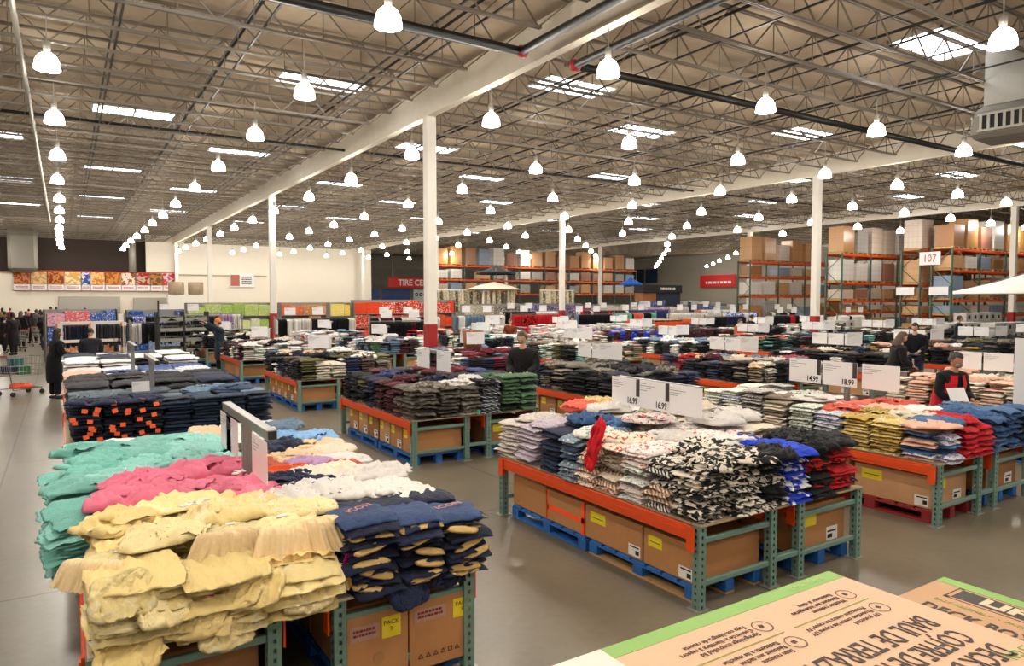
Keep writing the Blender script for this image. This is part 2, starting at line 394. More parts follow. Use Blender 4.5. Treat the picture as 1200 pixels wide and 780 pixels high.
# ------------------------------------------------------------------ garments
def nz(x, y, z): return noise.noise(Vector((x, y, z)))
def folded(w, d, layers, t, amp, seed, nx=13, droop=.01, rumple=1.0):
    """a folded garment: one cloth path folded back and forth, extruded over its width; fold faces -Y"""
    path = []
    for k in range(layers):
        a, b = (d/2, -d/2) if k % 2 == 0 else (-d/2, d/2)
        ins = .012*((k*7+seed) % 3)
        if a < 0: a += ins*.6
        else: a -= ins
        if b < 0: b += ins*.6
        else: b -= ins
        for q in range(6):
            s = (q+.5)/6; path.append((a+(b-a)*(.05+.9*s), t*(k+.5), k))
        if k < layers-1:
            sg = -1 if b < 0 else 1
            for ang in (-60, 0, 60):
                path.append((b*.93+sg*(t*.75+.01)*math.cos(math.radians(ang)), t*(k+1)+t*.5*math.sin(math.radians(ang)), k+.5))
    P = []; H = layers*t; e = seed*3.7
    for i in range(nx):
        u = -1+2*i/(nx-1); cu = abs(u)
        for (y, z, k) in path:
            yn = y/(d/2); kk = min(layers-1, k)
            rx = 1-.07*max(0, abs(yn)-.6)/.4-.03*nz(kk*2.1, yn*3, e+8)
            x = u*w/2*rx*(1+.04*nz(y*9, z*30, e+5)) + .014*nz(u*3, y*8, e+9)
            y2 = y*(1-.06*max(0, cu-.6)/.4) + .022*nz(u*2.3, kk*.9, e+2) + .009*nz(u*7, z*60, e+12)
            dz = amp*1.5*nz(u*2.2, y*9, e+k*.3) + amp*.8*nz(u*5.5, y*20, e+k*.5+3)
            if k >= layers-1:
                r1 = 1-abs(nz(u*2+y*6, y*14-u*3, e+31))*2.6
                dz = amp*rumple*(.9*max(0, r1)+.5*nz(u*7, y*26, e))
            pin = 1-.35*max(0, cu-.75)/.25*(.5+.5*nz(kk*3.3, u, e+17))
            zz = H/2*.0+z*pin+dz*(.3+.7*z/H)
            fr = max(0, -yn-.55); ed = max(0, cu-.7)
            zz -= droop*fr*2.0*(.4+.6*z/H)+droop*ed*1.6*(z/H)
            P.append((x, y2, max(0.001, zz)))
    return MB().grid(P, nx, len(path))
def crumple(w, d, h, seed, n=20, sleeves=0.0, ridge=1.0):
    P = []; e = seed*5.3; nr = n//2+1; nt = n*2; ang = seed*1.7; ca, sa = math.cos(ang), math.sin(ang)
    pw = 3.0+nz(seed*1.3, 0, 0)*2
    for i in range(nt):
        th = 2*PI*i/nt
        c, s = math.cos(th), math.sin(th)
        rr = 1/((abs(c)**pw+abs(s)**pw)**(1/pw))
        rr *= 1+.16*nz(c*1.6, s*1.6, e)+.07*nz(c*5, s*5, e+7)+sleeves*max(0, math.cos(2*(th-.5)))**3
        for j in range(nr+4):
            if j <= nr:
                r = j/nr
                x, y = c*rr*r*w/2, s*rr*r*d/2
                pr = max(0, 1-r**7)**.5
                xx, yy = x*ca-y*sa, x*sa+y*ca
                xx += .06*nz(x*6, y*6, e+20); yy += .06*nz(x*6, y*6, e+23)
                v1 = 1-abs(nz(xx*4.5, yy*13, e+1))*3.0; v2 = 1-abs(nz(xx*9+3, yy*26, e+2))*2.6; v3 = 1-abs(nz(xx*24, yy*14, e+4))*2.4; g = nz(x*4, y*4, e+6)
                z = h*pr*(.42+.35*g+ridge*(.30*v1+.20*v2+.10*v3))
            else:
                q = (j-nr)/3; x *= 1-.05*q; y *= 1-.05*q; z = 0
            P.append((x, y, max(z, 0)))
    return MB().grid(P, nt, nr+4, True)
def tulle(w, seed):
    """gathered skirt spreading from a waistband and drooping over an edge"""
    P = []; nu, nv = 110, 16
    for i in range(nu):
        u = -1+2*i/(nu-1)
        for j in range(nv):
            v = j/(nv-1)
            wv = nz(u*3, v*2, seed)
            x = u*w*(.26+.34*v-.05*v*v)*(1+.05*wv)
            dr = max(0, v-.45)
            y = -.32*(v if v < .5 else .5+.36*(v-.5))*(1-.10*u*u)-.02*wv
            pl = math.sin(u*26+2.5*nz(u*4, v, seed)*2+v*.6)+.45*math.sin(u*57+seed)
            z = .05+.03*math.sin(PI*min(1, v*1.2))-dr*.36*(1-.25*u*u)+.008*nz(u*9, v*8, seed)
            a = .011*(.35+v); k = min(1, dr*3)
            P.append((x, y-pl*a*k, z+pl*a*(1-k)))
    return MB().grid(P, nu, nv)
def xf(mb, dx, dy, dz, rz, rx=0, ry=0, s=1):
    M = Matrix.Translation((dx, dy, dz)) @ Euler((rx, ry, rz)).to_matrix().to_4x4() @ Matrix.Scale(s, 4)
    mb.v = [tuple(M @ Vector(v)) for v in mb.v]; return mb
def join(*ms):
    r = MB()
    for m in ms:
        k = len(r.v); r.v += m.v; r.f += [tuple(k+i for i in q) for q in m.f]; r.mi += m.mi
    return r
def mess(seed, wide=False):
    """a garment dropped in a heap: crumpled body, a turned flap and a sleeve"""
    r = random.Random(seed*77+5)
    a = crumple(.46 if not wide else .54, .38, .062 if not wide else .04, seed, 34, .12, 1.5)
    fl = xf(folded(r.uniform(.2, .3), r.uniform(.24, .34), 2, .011, .018, seed+3, 14, .03, 1.4), r.uniform(-.08, .08), r.uniform(-.06, .06), .03 if not wide else .018, r.uniform(0, 6), r.uniform(-.12, .12), r.uniform(-.12, .12))
    sl = xf(crumple(.34, .11, .035, seed+9, 20, 0, 1.2), r.uniform(-.1, .1), r.uniform(-.16, .16), .03 if not wide else .012, r.uniform(-1.2, 1.2), r.uniform(-.15, .1), r.uniform(-.15, .15))
    f2 = xf(folded(.2, .22, 1, .012, .02, seed+5, 12, .03, 1.4), r.choice((-.16, .16)), r.uniform(-.1, .1), .012, r.uniform(0, 6), r.uniform(-.2, .2), 0)
    return join(a, fl, sl, f2)
VAR = {}
def kind_mesh(kind, k):
    key = (kind, k)
    if key in VAR: return VAR[key]
    s = k*13+{'dress': 1, 'shirt': 2, 'jeans': 3, 'sweater': 4, 'hoodie': 5, 'far': 6, 'mess': 7, 'wide': 8, 'tee': 9}[kind]*101
    if kind == 'dress': mb = folded(.42, .40, 2, .021, .027, s, 22, .035, 1.5)
    elif kind == 'shirt': mb = folded(.335, .36, 2, .0205, .011, s, 14, .016, 1.4)
    elif kind == 'jeans': mb = folded(.32, .36, 2, .021, .006, s, 11, .008)
    elif kind == 'sweater': mb = folded(.345, .36, 2, .0225, .012, s, 14, .018)
    elif kind == 'hoodie': mb = folded(.33, .36, 2, .0285, .017, s, 14, .024, 1.3)
    elif kind == 'mess': mb = mess(s)
    elif kind == 'wide': mb = mess(s, True)
    elif kind == 'tee': mb = folded(.30, .40, 2, .021, .018, s, 14, .03, 1.6)
    elif kind == 'far': mb = folded(.33, .36, 2, .024, .012, s, 5, .012)
    VAR[key] = mb.mesh('folded_'+kind, M_white, True)
    return VAR[key]
HK = {'dress': .040, 'shirt': .0375, 'jeans': .0415, 'sweater': .043, 'hoodie': .056, 'tee': .040}
NAME = {'dress': ('folded_dress', 'dress'), 'shirt': ('folded_shirt', 'shirt'), 'jeans': ('folded_jeans', 'jeans'), 'sweater': ('folded_sweater', 'sweater'), 'hoodie': ('folded_hoodie', 'hoodie'), 'tee': ('folded_tee_shirt', 'tee shirt'), 'mess': ('crumpled_shirt', 'shirt'), 'wide': ('spread_shirt', 'shirt')}
ORD = ['topmost', 'second from top', 'third from top', 'fourth from top', 'fifth from top', 'sixth from top', 'seventh from top', 'eighth from top', 'ninth from top', 'tenth from top', 'eleventh from top', 'twelfth from top', 'thirteenth from top', 'fourteenth from top', 'fifteenth from top', 'sixteenth from top', 'seventeenth from top']
STUFF = {}     # material -> list of (x,y,z,rz,scale,variant)
counts = {}
def stuff_item(mat, x, y, z, rz, sc3, kind='far'):
    STUFF.setdefault(mat.name, [mat, []])[1].append((x, y, z, rz, sc3, kind))
def stack(x, y, z, n, kind, mat, desc, group, face=0, ind=99, sc_=1.0, jit=.012, lean=None, sx=1.0, sy=1.0, top=None, tags=None):
    """n garments piled at x,y; ind = how many from the top are individual objects"""
    if kind == 'shirt' and n > 3: n = max(3, round(n*.82))
    hk = HK[kind]*sc_; mats = mat if isinstance(mat, (list, tuple)) else [mat]
    lx, ly = R.uniform(-.02, .02), R.uniform(-.02, .02)
    if lean: lx, ly = lean
    nm, cat = NAME[kind]
    for k in range(n):
        fr = k/max(1, n-1)
        px_, py_ = x+lx*fr+R.gauss(0, jit), y+ly*fr+R.gauss(0, jit)
        rz = face+R.gauss(0, .075)+(PI if R.random() < .15 else 0)
        lvl = n-1-k
        m = mats[R.randrange(len(mats))]
        zz = z+k*hk
        if lvl < ind and counts.get(nm, 0) < 300:
            counts[nm] = counts.get(nm, 0)+1
            o = link(nm, kind_mesh(kind, R.randrange(7)), None, (px_, py_, zz), (R.gauss(0, .022), R.gauss(0, .022), rz), (sc_*sx*R.uniform(.95, 1.04), sc_*sy*R.uniform(.95, 1.04), sc_), m)
            tag(o, '%s, %s' % (desc, ORD[min(lvl, 16)]), cat, group)
            if tags and R.random() < tags[1]:
                a = R.uniform(-.12, .12)*sx; tm = MB().box((a-.03, -.205*sy, .0), (a+.03, -.20*sy, .05)).mesh('size_tag', tags[0])
                link('size_tag', tm, o, (0, 0, R.uniform(-.02, .01)), (0, R.uniform(-.3, .3), 0))['label'] = tags[2]
        else:
            stuff_item(m, px_, py_, zz, rz, (sc_*sx, sc_*sy, sc_*hk/sc_/.045), 'far')
    ztop = z+n*hk
    return ztop
def loose(x, y, z, kind, mat, label, rz=None, s=1.0, rx=0, ry=0, group='loose clothes lying on top of the piles', sz=1.0):
    nm, cat = NAME[kind]
    rz = R.uniform(0, 6.28) if rz is None else rz
    o = link(nm, kind_mesh(kind, R.randrange(8)), None, (x, y, z), (rx, ry, rz), (s, s, s*sz), mat)
    return tag(o, label, cat, group)

# ------------------------------------------------------------------ tables
def post_mesh(h, w=.075, d=.07):
    mb = MB(); hw, hd = .009, .012; pitch_ = .0508; n = int(h/pitch_)
    faces = [((-w/2, -d/2), (w/2, -d/2)), ((w/2, -d/2), (w/2, d/2)), ((w/2, d/2), (-w/2, d/2)), ((-w/2, d/2), (-w/2, -d/2))]
    for (x0, y0), (x1, y1) in faces:
        L_ = math.hypot(x1-x0, y1-y0); ux, uy = (x1-x0)/L_, (y1-y0)/L_
        us = [0, L_/2-hw, L_/2+hw, L_]
        for k in range(n):
            z0 = k*h/n; z1 = (k+1)*h/n; zs = [z0, (z0+z1)/2-hd, (z0+z1)/2+hd, z1]
            q = len(mb.v)
            for z in zs:
                for u in us: mb.v.append((x0+ux*u, y0+uy*u, z))
            for a in range(3):
                for b in range(3):
                    if a == 1 and b == 1: continue
                    mb.f.append((q+a*4+b, q+a*4+b+1, q+a*4+b+5, q+a*4+b+4)); mb.mi.append(0)
    mb.box((-w/2, -d/2, h-.002), (w/2, d/2, h))
    mb.box((-.012, -.012, .0), (.012, .012, h-.01))
    return mb.mesh('post', M_green)
TH = .655
pm = post_mesh(TH)
pm_s = MB().bbox((-.0375, -.035, 0), (.0375, .035, TH), .006).mesh('post', M_green)
plate = MB().box((-.07, -.06, 0), (.07, .06, .008)).mesh('foot_plate', M_steel)
XO = [0, .85, 1.22, 2.07]
beam_cache = {}
def beam_mesh(L):
    if L not in beam_cache:
        mb = MB()
        mb.bbox((-.025, .04, TH-.125), (.025, L-.04, TH-.005), .006); mb.box((-.031, .04, TH-.085), (-.02, L-.04, TH-.05))
        for yy in (.035, L-.035): mb.box((-.046, yy-.04, TH-.2), (-.036, yy+.04, TH-.01)); mb.box((-.046, yy-.005 if yy > 1 else yy+.0, TH-.2), (.02, yy+.005 if yy > 1 else yy+.01, TH-.01))
        beam_cache[L] = mb.mesh('beam', M_orange)
    return beam_cache[L]
def display_table(X, Y, L, label, near=True, top=M_ply, w=2.07, offs=None, bays=1):
    t = thing('display_table', label, 'table', (X, Y, 0), 0, 'rack tables for clothing')
    offs = offs or [(0, .85), (1.22, 2.07)]
    for b in range(bays+1):
        yy = b*L/bays
        for (a, c) in offs:
            for x in (a, c):
                p = link('post', pm if near else pm_s, t, (x, yy, 0))
                if near: link('foot_plate', plate, p, (0, .01, 0))
            for z in (.2, TH-.12):
                link('end_brace', MB().bbox((a+.037, yy-.018, z-.022), (c-.037, yy+.018, z+.022), .005).mesh('end_brace', M_green), t)
        link('row_spacer', MB().bbox((offs[0][1]+.037, yy-.03, .2), (offs[1][0]-.037, yy+.03, .245), .005).mesh('row_spacer', M_green), t)
    for b in range(bays):
        for k, x in enumerate((offs[0][0], offs[0][1], offs[1][0], offs[1][1])):
            sgn = 1 if k % 2 == 0 else -1
            link('beam', beam_mesh(L/bays), t, (x-.02*sgn, b*L/bays, 0), scale=(sgn, 1, 1))
    link('deck_board', MB().bbox((-.03, -.045, TH), (w+.03, L+.03, TH+.018), .003).mesh('deck_board', top), t)
    return t
TOP = TH+.018
# pallets and cartons
def pallet(X, Y, w, d, mat, label, group='pallets under the tables', low=None):
    t = thing('pallet', label, 'pallet', (X, Y, 0), 0, group)
    mb = MB(); n = 7
    for k in range(n): a = d*k/n; mb.bbox((0, a+.01, .118), (w, a+d/n-.02, .138), .003)
    link('top_board', mb.mesh('top_board', mat), t)
    for x in (0, w/2-.05, w-.1):
        mb = MB()
        for yy in (0, d/2-.06, d-.12): mb.bbox((x, yy, .02), (x+.1, yy+.12, .1), .004)
        mb.bbox((x, 0, .1), (x+.1, d, .118), .003)
        link('stringer', mb.mesh('stringer', mat), t)
    mb = MB(); mb.bbox((0, 0, 0), (.11, d, .02), .003).bbox((w/2-.055, 0, 0), (w/2+.055, d, .02), .003).bbox((w-.11, 0, 0), (w, d, .02), .003)
    link('bottom_board', mb.mesh('bottom_board', low or mat), t)
    return t
def carton(X, Y, Z, w, d, h, label, mat=None, stick='y', tape=False, group='cardboard cartons stored under the tables', rz=0, faces='-X'):
    t = thing('cardboard_carton', label, 'carton', (X, Y, Z), rz, group)
    m = mat or R.choice(M_kraft)
    mb = MB().bbox((0, 0, 0), (w, d, h), .006)
    link('carton_body', mb.mesh('carton_body', m), t)
    link('flap_seam', MB().box((w/2-.002, 0, h), (w/2+.002, d, h+.001)).box((0, d/2-.03, h), (w, d/2+.03, h+.0008)).mesh('flap_seam', M_seam), t)
    if stick:
        if '-X' in faces:
            link('label_sticker', MB().box((-.002, d*.62, h*.55), (0, d*.9, h*.86)).mesh('label_sticker', M_yel), t)['label'] = 'yellow label'
            link('address_label', MB().box((-.002, .02, .02), (0, .17, h*.38)).mesh('address_label', M_wlab), t)['label'] = 'white shipping label'
            link('label_print', MB().box((-.003, .035, h*.3), (-.002, .15, h*.34)).box((-.003, .035, h*.12), (-.002, .08, h*.24)).box((-.003, d*.66, h*.68), (-.002, d*.86, h*.7)).mesh('label_print', M_ink), t)
        if '-Y' in faces:
            link('label_sticker', MB().box((w*.12, -.002, h*.55), (w*.4, 0, h*.86)).mesh('label_sticker', M_yel), t)['label'] = 'yellow label'
            link('address_label', MB().box((w*.62, -.002, h*.12), (w*.85, 0, h*.42)).mesh('address_label', M_wlab), t)['label'] = 'white shipping label'
            link('label_print', MB().box((w*.64, -.003, h*.3), (w*.82, -.002, h*.34)).box((w*.64, -.003, h*.17), (w*.74, -.002, h*.26)).mesh('label_print', M_ink), t)
    if tape:
        link('orange_tape', MB().box((-.003, .0, h*.36), (0, d, h*.52)).box((-.003, -.003, -.0), (.04, .04, h+.003)).box((-.003, d-.02, 0), (.02, d+.002, h+.002)).box((0, -.003, h*.36), (w, 0, h*.52)).mesh('orange_tape', M_tape), t)['label'] = 'orange tape'
    return t

# price signs
cardm = MB().bbox((-.205, -.003, 0.03), (.205, .003, .3), .001)
card_me = cardm.mesh('card_panel', M_card)
pr = MB()
for k in range(4): pr.box((-.185, -.0042, .265-.022*k), (-.185+[.08, .2, .15, .1][k], -.0032, .27-.022*k))
print_me = pr.mesh('fine_print', flat('grey_ink', '8a8a92', .6))
SWM = MB().box((.155, -.0045, .13), (.205, -.0032, .3)).mesh('photo_swatch', flat('dark_photo', '3a2f2c'))
def price_card(loc, rz, price, label, s=1.0, mat=None, group='price cards on the clothing tables', lean=0):
    t = thing('price_card', label, 'price card', loc, rz, group); t.scale = (s, s, s); t.rotation_euler.x = lean
    link('card_panel', card_me, t, mat=mat) if mat else link('card_panel', card_me, t)
    link('fine_print', print_me, t)
    if price: link('photo_swatch', SWM, t)
    if price: text(t, price, .085, (.1, -.0045, .08), (PI/2, 0, 0), M_ink, 'price_lettering', sx=.8, bold=.002)
    return t
def sign_frame(X, Y, z0, ztop, length, label, along='Y', r=.03):
    t = thing('sign_frame', label, 'sign frame', (X, Y, z0), 0 if along == 'Y' else -PI/2, 'grey metal sign frames')
    h = ztop-z0
    link('frame_post', MB().bbox((-r, -r, 0), (r, r, h-2*r), .004).mesh('frame_post', M_grey), t)
    link('crossbar', MB().bbox((-r, -length/2, h-2*r), (r, length/2, h), .004).mesh('crossbar', M_grey), t)
    link('end_cap', MB().box((-r*.8, -length/2-.004, h-1.8*r), (r*.8, -length/2, h-.2*r)).mesh('end_cap', M_black), t)
    return t

# ------------------------------------------------------------------ contents of the near tables
f = cloth
YEL = [f('fae4a2', 'fbeec4', 'print', .5), f('f8de98'), f('fae8b0', '8a6f5a', 'speck')]
TUL = f('f8dcac', 'fbe9c6', 'speck', .7)
PNK = [f('e27690'), f('e47c96', '5a2a3a', 'speck', .6)]
TEA = [f('8ccbc0'), f('96cfc6', 'dceee8', 'speck', .7), f('76b8ac')]
NVK = [f('1c2238'), f('1f2640'), f('232a44', 'c9a869', 'camo', .8)]
NVT = f('33456b')
KHA = f('cfae70')
WHT = f('ece6e0'); WHP = f('efe9e2', '6b6b66', 'speck', .5)
CREAM = f('e9dcc6')
ORG = f('cf5530'); TAN = f('e2c19c'); BRN = f('5b4136'); PUR = f('c09bc4'); SKY_ = f('86b2e0'); RST = f('c95f4a')
BLK = f('17171b'); BLK2 = f('1d1c20', '55535a', 'speck'); CHAR = f('34333a'); NAVY = f('20263f'); DNM = f('2b3850'); DNM2 = f('3a4c66'); LDN = f('6f88a0')
GRYC = f('cfc6bd', 'b8ada4', 'print'); LIL = f('cdc0cc', 'b9aabb', 'print'); BLG = f('7d909e', 'cfd6da', 'print')
CRS = f('f0e0c8', 'b07a5a', 'stripe', 1.4); CRR = f('efe2cc', 'c7383a', 'print', .8); WGR = f('eae6de', '7fa8a0', 'print', 1.2); WRD = f('ede5df', 'cf6a63', 'print', .9)
CAM = f('18181c', 'e6dccb', 'camo', 1.5); CAM2 = f('e3d8c6', '1b1b1f', 'camo', 1.3)
BLU = f('1d3fc4', 'eef0f4', 'camo', .9); BLU2 = f('2345c9'); RDB = f('1a191c', 'd8261f', 'camo', .8); RED = f('c2202a')
MAR = f('4a1f28'); MARL = f('6a1f2e'); OLV = f('5d5a3a'); GRN = f('4d6a4c'); GRN2 = f('567658'); GBR = f('6a6258', '4f4840', 'camo', 1.2); BST = f('1b1c22', 'b5bac0', 'stripe', .8)
GRM = f('8f867a', '5f5850', 'camo', 1.3); IND = f('3a3f6e'); YTN = f('d9bd72', 'f0e4c2', 'print'); YTD = f('c9a651', '4a3d2a', 'print')
CORAL = f('e96a58'); PCH = f('eab9a2'); DEN = f('4d6f99'); DEN2 = f('35527c'); MUL = f('d9d2da', '3f5fb8', 'print', 1.2); BRG = f('8b7d6c'); GMP = f('d8dcd0', '2e4a3c', 'print', 1.3); RYL = f('c01f2a', 'e8b23a', 'speck', .5)
WST = f('ece4d8', '2b2b3a', 'stripe', 1.6); FLW = f('ece4dc', 'a9788e', 'print', 1.3); FLG = f('e8e6dc', '9fb47a', 'print', 1.3); FLB = f('e6e6e8', '6b88b8', 'print', 1.3)

# ---- table 1 : left front (yellow, pink, teal, navy)
T1X, T1Y = .08, 3.93
display_table(T1X, T1Y, 5.45, 'green post rack table with plain board top at the left front, yellow dresses on it', True, flat('pale_board', 'd8c9b4', .7, 0, .1, 30, .1), bays=2)
tn = 'on left front table'
# front end row: yellow stacks
for i, (sx_, n) in enumerate([(.22, 9), (.62, 8), (1.0, 7)]):
    w_ = ['corner', 'second', 'third'][i]
    stack(T1X+sx_-.03, T1Y+.07, TOP, n, 'dress', YEL, 'yellow floral dress, %s yellow stack %s' % (w_, tn), 'yellow dresses on the left front table', 0, jit=.03, sx=1.08, sy=1.15)
    stack(T1X+sx_, T1Y+.55, TOP, n+1, 'dress', YEL, 'yellow floral dress, stack behind the %s yellow stack %s' % (w_, tn), 'yellow dresses on the left front table', 0, ind=4, jit=.025)
for i, sx_ in enumerate((.2, .58, .95)):
    stack(T1X+sx_, T1Y+.9, TOP, 10, 'dress', YEL, 'yellow dress, third row back, %s stack %s' % (['left', 'middle', 'right'][i], tn), 'yellow dresses on the left front table', 0, ind=2, jit=.02)
ztp = TOP+9*.04
def frill(x, y, z, s, rz, label, m=TUL, seed=1):
    t = thing('tulle_dress', label, 'dress', (x, y, z), rz, 'tulle dresses lying on the yellow piles'); t.scale = (s, s, s)
    link('skirt', tulle(.62, seed).mesh('skirt', m, True), t)['label'] = 'gathered tulle skirt'
    b = link('bodice', crumple(.42, .28, .06, seed+5, 24, .35, 1.1).mesh('bodice', YEL[2], True), t, (0, .13, .0))
    link('neck_label', MB().box((-.03, .03, .055), (.03, .07, .058)).mesh('neck_label', M_wlab), b)
frill(T1X+1.02, T1Y+.22, ztp-.0, .92, .1, 'yellow dress with gathered tulle skirt spread over the third yellow stack', seed=2)
frill(T1X+.68, T1Y+.24, ztp+.02, .7, -.15, 'yellow tulle dress bunched over the second yellow stack', seed=4)
frill(T1X+.06, T1Y+.25, ztp-.02, .62, -.6, 'yellow tulle dress drooping off the left corner of the table', seed=7)
frill(T1X+1.18, T1Y+.05, TOP+.14, .6, .2, 'dull yellow tulle dress hanging low beside the navy stacks', f('e3bd72', 'edd09a', 'speck', .7), seed=9)
frill(T1X+.78, T1Y+.04, TOP+.1, .5, .05, 'pale tulle frill hanging low over the front board edge', f('ecd094', 'f2dcae', 'speck', .7), seed=11)
loose(T1X+.35, T1Y+.42, ztp+.03, 'mess', YEL[2], 'crumpled yellow floral dress on top of the first yellow stacks', .3, 1.0)
loose(T1X+.72, T1Y+.62, ztp+.04, 'mess', YEL[0], 'pale yellow dress heaped at the centre of the yellow pile', .1, 1.1)
loose(T1X+1.12, T1Y+.6, ztp+.02, 'wide', YEL[2], 'yellow printed dress spread toward the navy shirts', -.3, 1.0)
loose(T1X+.16, T1Y+.75, ztp+.05, 'mess', YEL[1], 'yellow dress bunched at the left edge beneath the pink pile', .8, 1.0)
loose(T1X+.5, T1Y+.95, ztp+.06, 'wide', YEL[0], 'smooth yellow dress lying against the pink ones', 0, 1.0)
for k, (x, y, z, r) in enumerate([(.5, .4, .44, .3), (.62, .37, .445, -.5)]):
    pass
for i, (x, y, z) in enumerate([(.50, -.10, TOP+.25), (.02, -.05, TOP+.2), (.03, -.06, TOP+.08), (1.28, .0, TOP+.22)]):
    o = link('hang_tag', MB().bbox((-.035, -.002, -.045), (.035, .002, .03), .001).mesh('hang_tag', M_purp), None, (T1X+x, T1Y+y-.02, z), (.3, .2, R.uniform(-.4, .4)))
    tag(o, ['magenta hang tag on the second yellow stack', 'dark magenta tag at the left corner of the yellow stack', 'lowest magenta tag at the left corner', 'magenta tag between yellow and navy stacks'][i], 'tag')
for i, (x, y, z, rx, rz, k, lab) in enumerate([(.12, -.12, .30, .75, .2, 0, 'yellow dress slumping down the corner stack front'), (.45, -.13, .12, .9, -.3, 1, 'yellow dress sagging low between first and second yellow stacks'), (.3, -.12, .2, .6, .5, 2, 'yellow floral dress bulging from the corner stack'), (.72, -.13, .2, .7, -.4, 1, 'yellow dress bulging from the second yellow stack'), (.58, -.13, .02, .7, .2, 0, 'yellow dress hanging over the board edge under the second stack'), (.15, -.11, .02, .6, -.2, 1, 'yellow dress drooping over the board at the left corner'), (1.02, -.1, .1, .8, .1, 2, 'yellow floral dress sagging from the third yellow stack')]):
    loose(T1X+x, T1Y+y, TOP+z, 'mess', YEL[k], lab, rz, .62, rx, group='yellow dresses slumping from the front stacks')
def hanger(x, y, z, rz, label):
    t = thing('plastic_hanger', label, 'hanger', (x, y, z), rz, 'white plastic hangers left on the piles')
    mb = MB().bbox((-.09, -.012, 0), (.09, .012, .006), .002).bbox((-.012, -.04, 0), (.012, .05, .006), .002)
    link('hanger_body', mb.mesh('hanger_body', M_wlab), t)
    link('clip', MB().bbox((-.1, -.02, 0), (-.06, .02, .01), .002).bbox((.06, -.02, 0), (.1, .02, .01), .002).mesh('clip', M_white), t)
hanger(T1X+.55, T1Y+.62, ztp+.14, .5, 'white plastic hanger lying on the yellow dresses')
hanger(T1X+1.0, T1Y+1.55, TOP+.44, .9, 'white plastic hanger lying below the sign frame on pink clothes')
# pink
for r_, yy in enumerate((1.18, 1.55)):
    for i, sx_ in enumerate((.25, .62, 1.0)):
        stack(T1X+sx_, T1Y+yy, TOP, 10, 'dress', PNK, 'pink sweatshirt, %s pink row, %s stack %s' % (['front', 'back'][r_], ['left', 'middle', 'right'][i], tn), 'pink sweatshirts on the left front table', 0, ind=4, jit=.02)
loose(T1X+.28, T1Y+1.3, TOP+.4, 'mess', PNK[0], 'pink crumpled sweatshirt at the left of the pink pile', .1, 1.25)
loose(T1X+.36, T1Y+1.62, TOP+.42, 'mess', PNK[0], 'pink sweatshirt mound next to the teal clothes', .4, 1.2)
loose(T1X+.78, T1Y+1.78, TOP+.42, 'mess', PNK[0], 'pink sweatshirt heaped highest, beside the sign post', .5, 1.25)
loose(T1X+.72, T1Y+1.36, TOP+.4, 'wide', PNK[1], 'pink printed sweatshirt spread flat in the middle of the pink pile', 0, 1.1)
loose(T1X+1.15, T1Y+1.12, TOP+.33, 'wide', PNK[1], 'pink sweatshirt with dark print nearest the navy shirts', -.1, 1.05)
# teal: left edge + back
for i in range(5):
    yy = 1.12+.36*i
    stack(T1X-.02, T1Y+yy+.1, TOP, 9, 'tee', TEA, 'teal top, %s stack down the left edge %s' % (['front', 'second', 'third', 'fourth', 'fifth'][i], tn), 'teal clothes on the left front table', -PI/2, jit=.025, sx=1.2)
for r_ in range(4):
    for i in range(3):
        stack(T1X+.38+.33*i, T1Y+2.0+.37*r_, TOP, 10, 'tee', TEA, 'teal top, %s teal row, %s stack %s' % (['front', 'second', 'third', 'back'][r_], ['left', 'middle', 'right'][i], tn), 'teal clothes on the left front table', 0, ind=2, jit=.02, sx=1.1)
for k in range(11):
    a, b = [(0, 1.95), (.3, 2.0), (.1, 2.35), (.45, 2.4), (.8, 2.3), (.15, 2.8), (.5, 2.85), (.85, 2.75), (.05, 3.2), (.5, 3.25), (.9, 3.15)][k]
    loose(T1X+a, T1Y+b, TOP+.38, 'mess', TEA[k % 3], 'crumpled teal top, %s of those heaped between pink pile and jeans' % ORD[k].split(' from')[0].replace('topmost', 'first'), None, 1.05, group='teal tops heaped behind the pink pile')
# navy / khaki end stacks
for i, sx_ in enumerate((1.42, 1.73, 2.03)):
    stack(T1X+sx_, T1Y+.1, TOP, 12-i, 'shirt', [NVK[0], NVK[1], NVK[0], KHA if False else NVK[2]], 'navy and khaki shirt, %s navy stack %s' % (['left', 'middle', 'right'][i], tn), 'navy shirts on the left front table', 0, jit=.018, sx=.88, sy=1.05, sc_=1.08)
    stack(T1X+sx_, T1Y+.48, TOP, 12, 'shirt', [NVK[0], NVK[1]], 'navy shirt, stack behind the %s navy stack %s' % (['left', 'middle', 'right'][i], tn), 'navy shirts on the left front table', 0, ind=2)
    zz = TOP+round((12-i)*.82)*.0375*1.08
    o = loose(T1X+sx_-.01, T1Y+.14, zz-.01, 'shirt', NVT, 'blue navy tee with orange lettering on the %s navy stack' % ['left', 'middle', 'right'][i], [.05, -.1, -.2][i], 1.08, group='lettered navy tees')
    if i != 1: text(o, 'ICON', .075, (0, .02, .052), (0, 0, .4), flat('orange_print', 'd98a6a', .7), 'chest_print')
    # khaki turned-out hems peeking from the stack front
    for k in range(4):
        q = crumple(.22, .05, .028, 50+i*5+k, 12, 0, .4).mesh('turned_hem', KHA, True)
        o2 = link('rolled_shirt', q, None, (T1X+sx_+R.uniform(-.05, .06), T1Y-.085, TOP+.035+.078*k+R.uniform(-.01, .01)), (R.uniform(.6, 1.1), R.uniform(-.35, .35), R.uniform(-.15, .15)))
        tag(o2, 'khaki lining turned out of the %s navy stack, %s' % (['left', 'middle', 'right'][i], ['lowest', 'second lowest', 'third lowest', 'highest'][k]), 'shirt', 'khaki linings in the navy stacks')
loose(T1X+1.62, T1Y-.06, TOP-.03, 'mess', NVK[1], 'navy shirt slipping over the board edge under the middle navy stack', .4, .62, .7)
